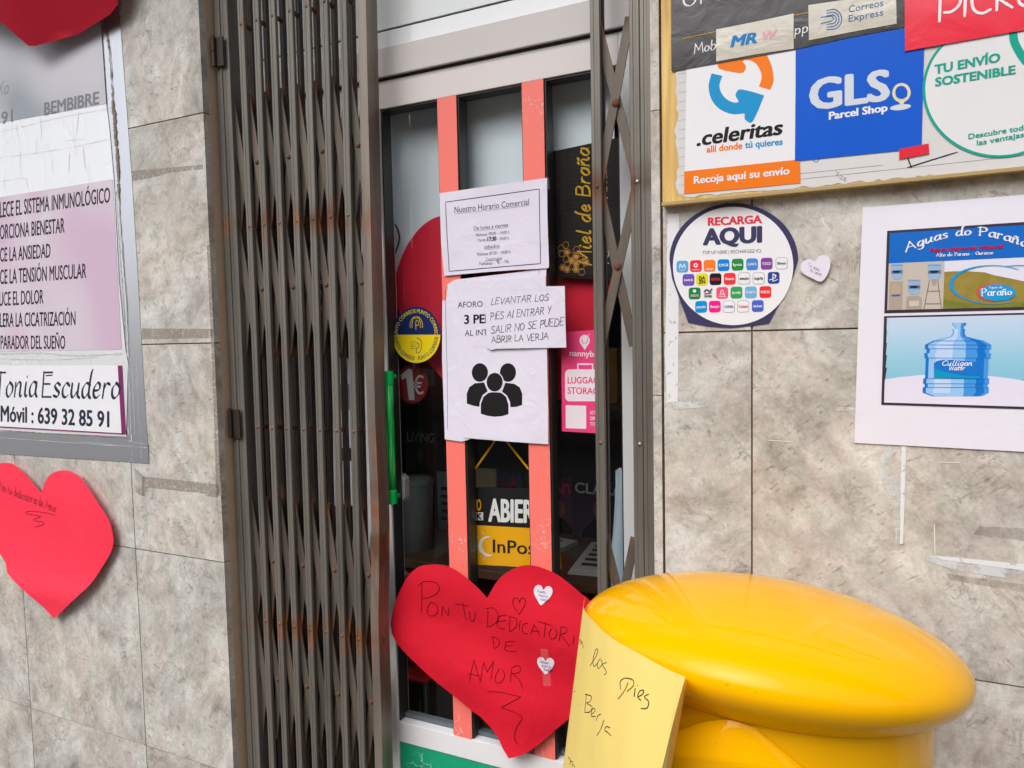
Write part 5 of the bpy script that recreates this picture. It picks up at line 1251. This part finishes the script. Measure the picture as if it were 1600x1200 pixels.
# lower picture
pz(Zb, [(350,80),(1600,50),(2100,38),(2100,925),(1600,910),(325,870)], FR, 1)
sk = [(196,214,236), (180,210,234), (160,204,228), (140,198,222), (132,192,218)]
def skyprint():
    m, n, l, b = newmat('printed_sky'); g_ = n.new('ShaderNodeNewGeometry'); sx = n.new('ShaderNodeSeparateXYZ'); l.new(g_.outputs['Position'], sx.inputs[0])
    za, zb2 = xz(1450, 495, YWP)[1], xz(1450, 600, YWP)[1]
    mr = n.new('ShaderNodeMapRange'); mr.inputs[1].default_value = za; mr.inputs[2].default_value = zb2; l.new(sx.outputs[2], mr.inputs[0])
    r = ramp(n, [(i/4, lin(c)) for i, c in enumerate(sk)]); l.new(mr.outputs[0], r.inputs[0]); l.new(r.outputs[0], b.inputs['Base Color']); b.inputs['Roughness'].default_value = .45
    return m
SKP = skyprint()
ys = [0, .2, .4, .6, .8, 1.0]
for k in range(5):
    T0 = lambda x, f_: (x, (95-(x-375)*.0225)*(1-f_)+(650)*f_)
    pz(Zb, [T0(376,ys[k]), T0(2100,ys[k]), T0(2100,ys[k+1]), T0(376-16*ys[k+1],ys[k+1])], SKP, 2)
pz(Zb, [(357,645),(480,625),(650,607),(900,598),(1100,600),(1300,615),(1450,632),(1600,655),(2100,700),(2100,905),(1600,888),(350,850)], P('table_print', (226,222,240)), 3)
B1 = P('bottle_light', (150,196,240)); B2 = P('bottle_mid', (70,150,226)); B3 = P('bottle_deep', (22,116,206)); B4 = P('bottle_pale', (190,212,244))
def band(y0, y1, x0a, x1a, x0b, x1b):
    cols = [(0,.05,B3),(.05,.16,B1),(.16,.42,B4 if y1-y0 > 30 else B1),(.42,.62,B1),(.62,.8,B2),(.8,.93,B3),(.93,1,B2)]
    for c0_, c1_, mt_ in cols:
        pz(Zb, [(x0a+(x1a-x0a)*c0_,y0),(x0a+(x1a-x0a)*c1_,y0),(x0b+(x1b-x0b)*c1_,y1),(x0b+(x1b-x0b)*c0_,y1)], mt_, 4, None)
band(140,165,955,1085,965,1080); band(165,195,985,1060,985,1060); band(195,228,960,1075,965,1070); band(228,262,965,1065,945,1085)
band(262,300,945,1085,790,1240); band(300,335,790,1240,715,1305); band(335,370,715,1305,715,1305); band(370,410,730,1290,728,1288); band(410,450,708,1305,712,1300)
band(450,635,722,1282,715,1275); band(635,680,700,1288,698,1286); band(680,715,712,1275,710,1275); band(715,765,694,1285,694,1284); band(765,795,700,1280,780,1220)
for q in ([(712,370),(1305,372)], [(712,452),(1300,455)], [(712,636),(1285,640)], [(700,682),(1285,684)], [(708,716),(1280,716)], [(790,300),(1240,300)], [(730,336),(1300,338)]): a.line([Zb(*p) for p in q], .0009, B3, 5, sm=False)
pz(Zb, [(795,500),(820,480),(880,468),(960,470),(1060,480),(1203,492),(1200,638),(795,628)], B3, 6, None); pz(Zb, [(795,545),(900,580),(1050,610),(1200,615),(1200,638),(795,628)], P('label_cyan', (0,150,196)), 7, None)
a.hand('Culligan', Zb(865,520), Zb(1130,520), 7.5, WHITE, .0013, lay=8, jit=0, shear=.3); a.hand('Water', Zb(925,560), Zb(1065,560), 6.5, WHITE, .0012, lay=8, jit=0, shear=.25)
a.build('printed_picture', wp)

# ================================================================ YELLOW MAILBOX
def yellow(name, rgb):
    m, n, l, b = newmat(name)
    g_ = n.new('ShaderNodeNewGeometry'); nz = n.new('ShaderNodeTexNoise'); nz.inputs['Scale'].default_value = 5; nz.inputs['Detail'].default_value = 8; l.new(g_.outputs['Position'], nz.inputs[0])
    mr = n.new('ShaderNodeMapRange'); mr.inputs[3].default_value = .2; mr.inputs[4].default_value = .32; l.new(nz.outputs[0], mr.inputs[0]); l.new(mr.outputs[0], b.inputs['Roughness'])
    b.inputs['Specular IOR Level'].default_value = .02
    r = ramp(n, [(.3, tuple(v*.97 for v in lin(rgb))), (.7, lin(rgb))]); l.new(nz.outputs[0], r.inputs[0])
    sp = n.new('ShaderNodeTexNoise'); sp.inputs['Scale'].default_value = 90; sp.inputs['Detail'].default_value = 2; l.new(g_.outputs['Position'], sp.inputs[0])
    sr = ramp(n, [(.73, (0,0,0)), (.78, (.4,.4,.4))]); l.new(sp.outputs[0], sr.inputs[0])
    dm = n.new('ShaderNodeMix'); dm.data_type = 'RGBA'; l.new(sr.outputs[0], dm.inputs[0]); l.new(r.outputs[0], dm.inputs[6]); dm.inputs[7].default_value = (*lin((150,112,30)), 1)
    l.new(dm.outputs[2], b.inputs['Base Color'])
    n2 = n.new('ShaderNodeTexNoise'); n2.inputs['Scale'].default_value = 3; l.new(g_.outputs['Position'], n2.inputs[0])
    bp = n.new('ShaderNodeBump'); bp.inputs['Distance'].default_value = .003; bp.inputs['Strength'].default_value = .4; l.new(n2.outputs[0], bp.inputs['Height']); l.new(bp.outputs[0], b.inputs['Normal'])
    b.inputs['Coat Weight'].default_value = .55; b.inputs['Coat IOR'].default_value = 1.38; b.inputs['Coat Roughness'].default_value = .04
    return m
YM = yellow('yellow_fibreglass', (250,182,0))
mx_, my_, mz_ = -.1193, -.3488, 1.1059
mbx = empty('mailbox', (mx_, my_, 0), 'big glossy yellow cylindrical mailbox with rounded cap at lower right', 'mailbox')
R0, hu, hl, ex = .26, .090, .090, 1.906
prof = []
for k in range(0, 61):
    t = math.pi/2-math.pi*k/60*.93
    rr = R0*abs(math.cos(t))**(2/ex); zz = (hu if t > 0 else hl)*math.copysign(abs(math.sin(t))**(2/ex), t)
    prof.append((max(rr, .0005), zz))
g = MB(); g.lathe(prof, YM, (mx_, my_, mz_), 128, fn=lambda p: Vector((p.x, p.y, p.z-.0436*p.x-.1675*p.y)))
g.build('cap', mbx, smooth=True)
RBD = .217
bcx, bcy = mx_-.002, my_
g = MB()
def bodyfn(p): return p
g.lathe([(RBD, mz_+.004), (RBD, .9), (RBD, .3), (RBD+.004, .12), (RBD+.004, 0.0)], YM, (bcx, bcy, 0), 128)
g.build('body', mbx, smooth=True)
# mouth hood: a flap swelling out of the body, its right edge running down as a soft ridge, the slot below it
def cyl(x, y):
    d = ray(x, y); ox_, oy_ = CAM.x-bcx, CAM.y-bcy
    A_ = d.x*d.x+d.y*d.y; B_ = 2*(ox_*d.x+oy_*d.y); C_ = ox_*ox_+oy_*oy_-RBD*RBD
    t = (-B_-math.sqrt(max(0, B_*B_-4*A_*C_)))/(2*A_); return CAM+d*t
hd = MB(); vs = []; nu, nv = 26, 18
tl = smooth([(1010,1150),(1060,1140),(1100,1127),(1140,1124),(1180,1137)], 7)
bl = smooth([(985,1165),(1040,1179),(1110,1196),(1200,1222),(1330,1262)], 7)
nu = len(tl)-1
for j in range(nv+1):
    v_ = j/nv
    for i in range(nu+1):
        u = i/nu; x = tl[i][0]*(1-v_)+bl[i][0]*v_; y = tl[i][1]*(1-v_)+bl[i][1]*v_
        p = cyl(x, y); n_ = Vector((p.x-bcx, p.y-bcy, 0)).normalized()
        k = (1-u)**.55*min(1, v_*1.6+.05)**.7
        vs.append(p+n_*(.036*k)-ray(x, y)*.0012)
hd.add(vs, [(j*(nu+1)+i, j*(nu+1)+i+1, (j+1)*(nu+1)+i+1, (j+1)*(nu+1)+i) for j in range(nv) for i in range(nu)], YM)
# underside lip
vb = [vs[nv*(nu+1)+i] for i in range(nu+1)]; vi = []
for p in vb:
    n_ = Vector((p.x-bcx, p.y-bcy, 0)).normalized(); vi.append(Vector((bcx+n_.x*(RBD-.01), bcy+n_.y*(RBD-.01), p.z+.02)))
hd.add(vb+vi, [(i, i+1, nu+2+i, nu+1+i) for i in range(nu)], YM)
hd.build('mouth_hood', mbx, smooth=True)
g = MB(); vs = []
for i in range(13):
    an = R(225+i*4.2)
    for z_ in (vb[6].z-.012, vb[6].z-.075): vs.append((bcx+(RBD+.0008)*math.cos(an), bcy+(RBD+.0008)*math.sin(an), z_))
g.add(vs, [(2*i, 2*i+1, 2*i+3, 2*i+2) for i in range(12)], mat('slot_black', (20,18,14), .8)); g.build('letter_slot', mbx)

# ---------------- yellow card hanging from the cap

YCARD = mat('pale_yellow_card', (240,214,124), .7, .25, 0, .03, .0012, 10, vs=5); YBK = mat('card_back_warm_reflection', (250,196,96), .7)  # YBK: warm reflected light put into the colour of the card's back
DP_ = [(0,-.425),(.04,-.46),(.14,-.515),(.34,-.57),(.6,-.612),(.82,-.635),(1.0,-.655)]
def depth(u):
    for (a_, p), (b_, q) in zip(DP_, DP_[1:]):
        if u <= b_+1e-6: return p+(q-p)*max(0, (u-a_))/(b_-a_)
    return DP_[-1][1]
topc = [(914,932),(912,950),(925,968),(955,996),(1000,1022),(1040,1044),(1071,1058)]
botc = [(868,1290),(872,1292),(890,1296),(925,1300),(965,1304),(1000,1308),(1030,1310)]
us_ = [0,.04,.14,.34,.6,.82,1.0]
def interp(L, t):
    f_ = t*(len(L)-1); i = min(int(f_), len(L)-2); k = f_-i
    return tuple(L[i][j]*(1-k)+L[i+1][j]*k for j in range(len(L[0]))) if isinstance(L[0], tuple) else L[i]*(1-k)+L[i+1]*k
tS = smooth(topc, 4); bS = smooth(botc, 4); uS = [p[0] for p in smooth([(q, 0) for q in us_], 4)]
def cardpt(k, v_, off=0):
    a_ = px(*tS[k], depth(uS[k])); b_ = px(*bS[k], depth(uS[k])-.03)
    p = a_+(b_-a_)*v_; p.y -= off+.006*math.sin(v_*3.0)*math.sin(uS[k]*3.14); return p
g = MB(); nv = 16; nk = len(tS); vs = [cardpt(k, j/nv) for j in range(nv+1) for k in range(nk)]
g.add(vs, [(j*nk+k, j*nk+k+1, (j+1)*nk+k+1, (j+1)*nk+k) for j in range(nv) for k in range(nk-1)], YCARD)
cd = empty('yellow_card', (px(980,1100,-.6).x, -.6, px(980,1100,-.6).z), 'pale yellow handwritten card taped to the left rim of the mailbox cap', 'card')
fc = g.build('front_sheet', cd, smooth=True)
g = MB(); vs = []
Rt = [(1071,1058),(1070.5,1070),(1069,1088),(1060,1140),(1049,1200),(1030,1310)]
Lt = [(1071,1058),(1067,1072),(1062,1090),(1049,1140),(1034.5,1200),(1008,1310)]
vs = []
for i in range(6):
    a_ = px(*Lt[i], depth(1)-.03*(i/5)+.002); b_ = px(*Rt[i], depth(1)+.05); vs += [a_, b_]
g.add(vs, [(2*i, 2*i+1, 2*i+3, 2*i+2) for i in range(5)], YBK); g.build('folded_back', cd, smooth=True)
# re-trim the front sheet's right edge to the fold
me = fc.data
for j in range(nv+1):
    v_ = j/nv; yy = 1058+(1310-1058)*v_
    f_ = [(p[1], p[0]) for p in Lt]
    for q in range(5):
        if f_[q][0] <= yy <= f_[q+1][0]:
            t_ = (yy-f_[q][0])/(f_[q+1][0]-f_[q][0]); xx = f_[q][1]*(1-t_)+f_[q+1][1]*t_
    p = px(xx, yy, depth(1)-.03*v_); me.vertices[j*nk+nk-1].co = p-fc.parent.location+fc.parent.location
    k2 = nk-2; c2 = me.vertices[j*nk+k2].co; 
# handwriting laid on the card: each photograph pixel is carried onto the curved sheet by ray casting
from mathutils.bvhtree import BVHTree
bv = BVHTree.FromPolygons([v.co.copy() for v in me.vertices], [tuple(p.vertices) for p in me.polygons])
def Z9(x, y): return (860+x/3.3333, 840+y/3.3333)
HW = [[(148,555),(158,530),(160,560)],[(160,560),(166,540),(172,575)],
 [(205,670),(235,625),(248,588),(237,585),(222,640),(228,670),(245,655)],[(262,630),(246,655),(250,682),(270,660),(265,635)],[(292,650),(272,662),(286,685),(292,705),(278,716)],
 [(405,755),(385,800),(352,842)],[(366,792),(365,750),(390,732),(430,742),(432,772),(398,802)],[(442,785),(436,830)],[(452,768),(454,773)],[(455,830),(480,815),(485,795),(465,800),(455,830),(472,848)],[(512,815),(490,830),(512,855),(502,888),(470,890)],
 [(188,815),(180,905)],[(180,815),(215,828),(205,855),(190,862),(218,882),(205,908),(178,910)],[(212,922),(232,905),(230,890),(215,900),(215,930),(235,930)],[(240,955),(248,928),(262,920)],[(280,950),(262,1000),(242,1032)],[(310,990),(290,985),(285,1005),(300,1015),(318,1033)],
 [(122,805),(130,800)],[(148,866),(150,869)],[(92,1140),(105,1160),(100,1185)],[(105,1165),(118,1170),(112,1195)],[(120,1180),(128,1195)]]
hm = MB(); 
for s_ in HW:
    pts = smooth([Z9(*p) for p in s_], 6) if len(s_) > 2 else [Z9(*p) for p in s_]
    P3 = []
    for x, y in pts:
        d = ray(x, y).normalized(); hit = bv.ray_cast(CAM, d)
        if hit[0] is not None: P3.append((hit[0]-d*.0006, d))
    n = len(P3)
    if n < 2: continue
    vs = []
    for i, (p, d) in enumerate(P3):
        t_ = (P3[min(i+1,n-1)][0]-P3[max(i-1,0)][0]).normalized(); N_ = t_.cross(d).normalized()*.0006
        vs += [p+N_, p-N_]
    hm.add(vs, [(2*i, 2*i+1, 2*i+3, 2*i+2) for i in range(n-1)], P('card_ink', (62,58,40)))
hm.build('handwriting', cd)
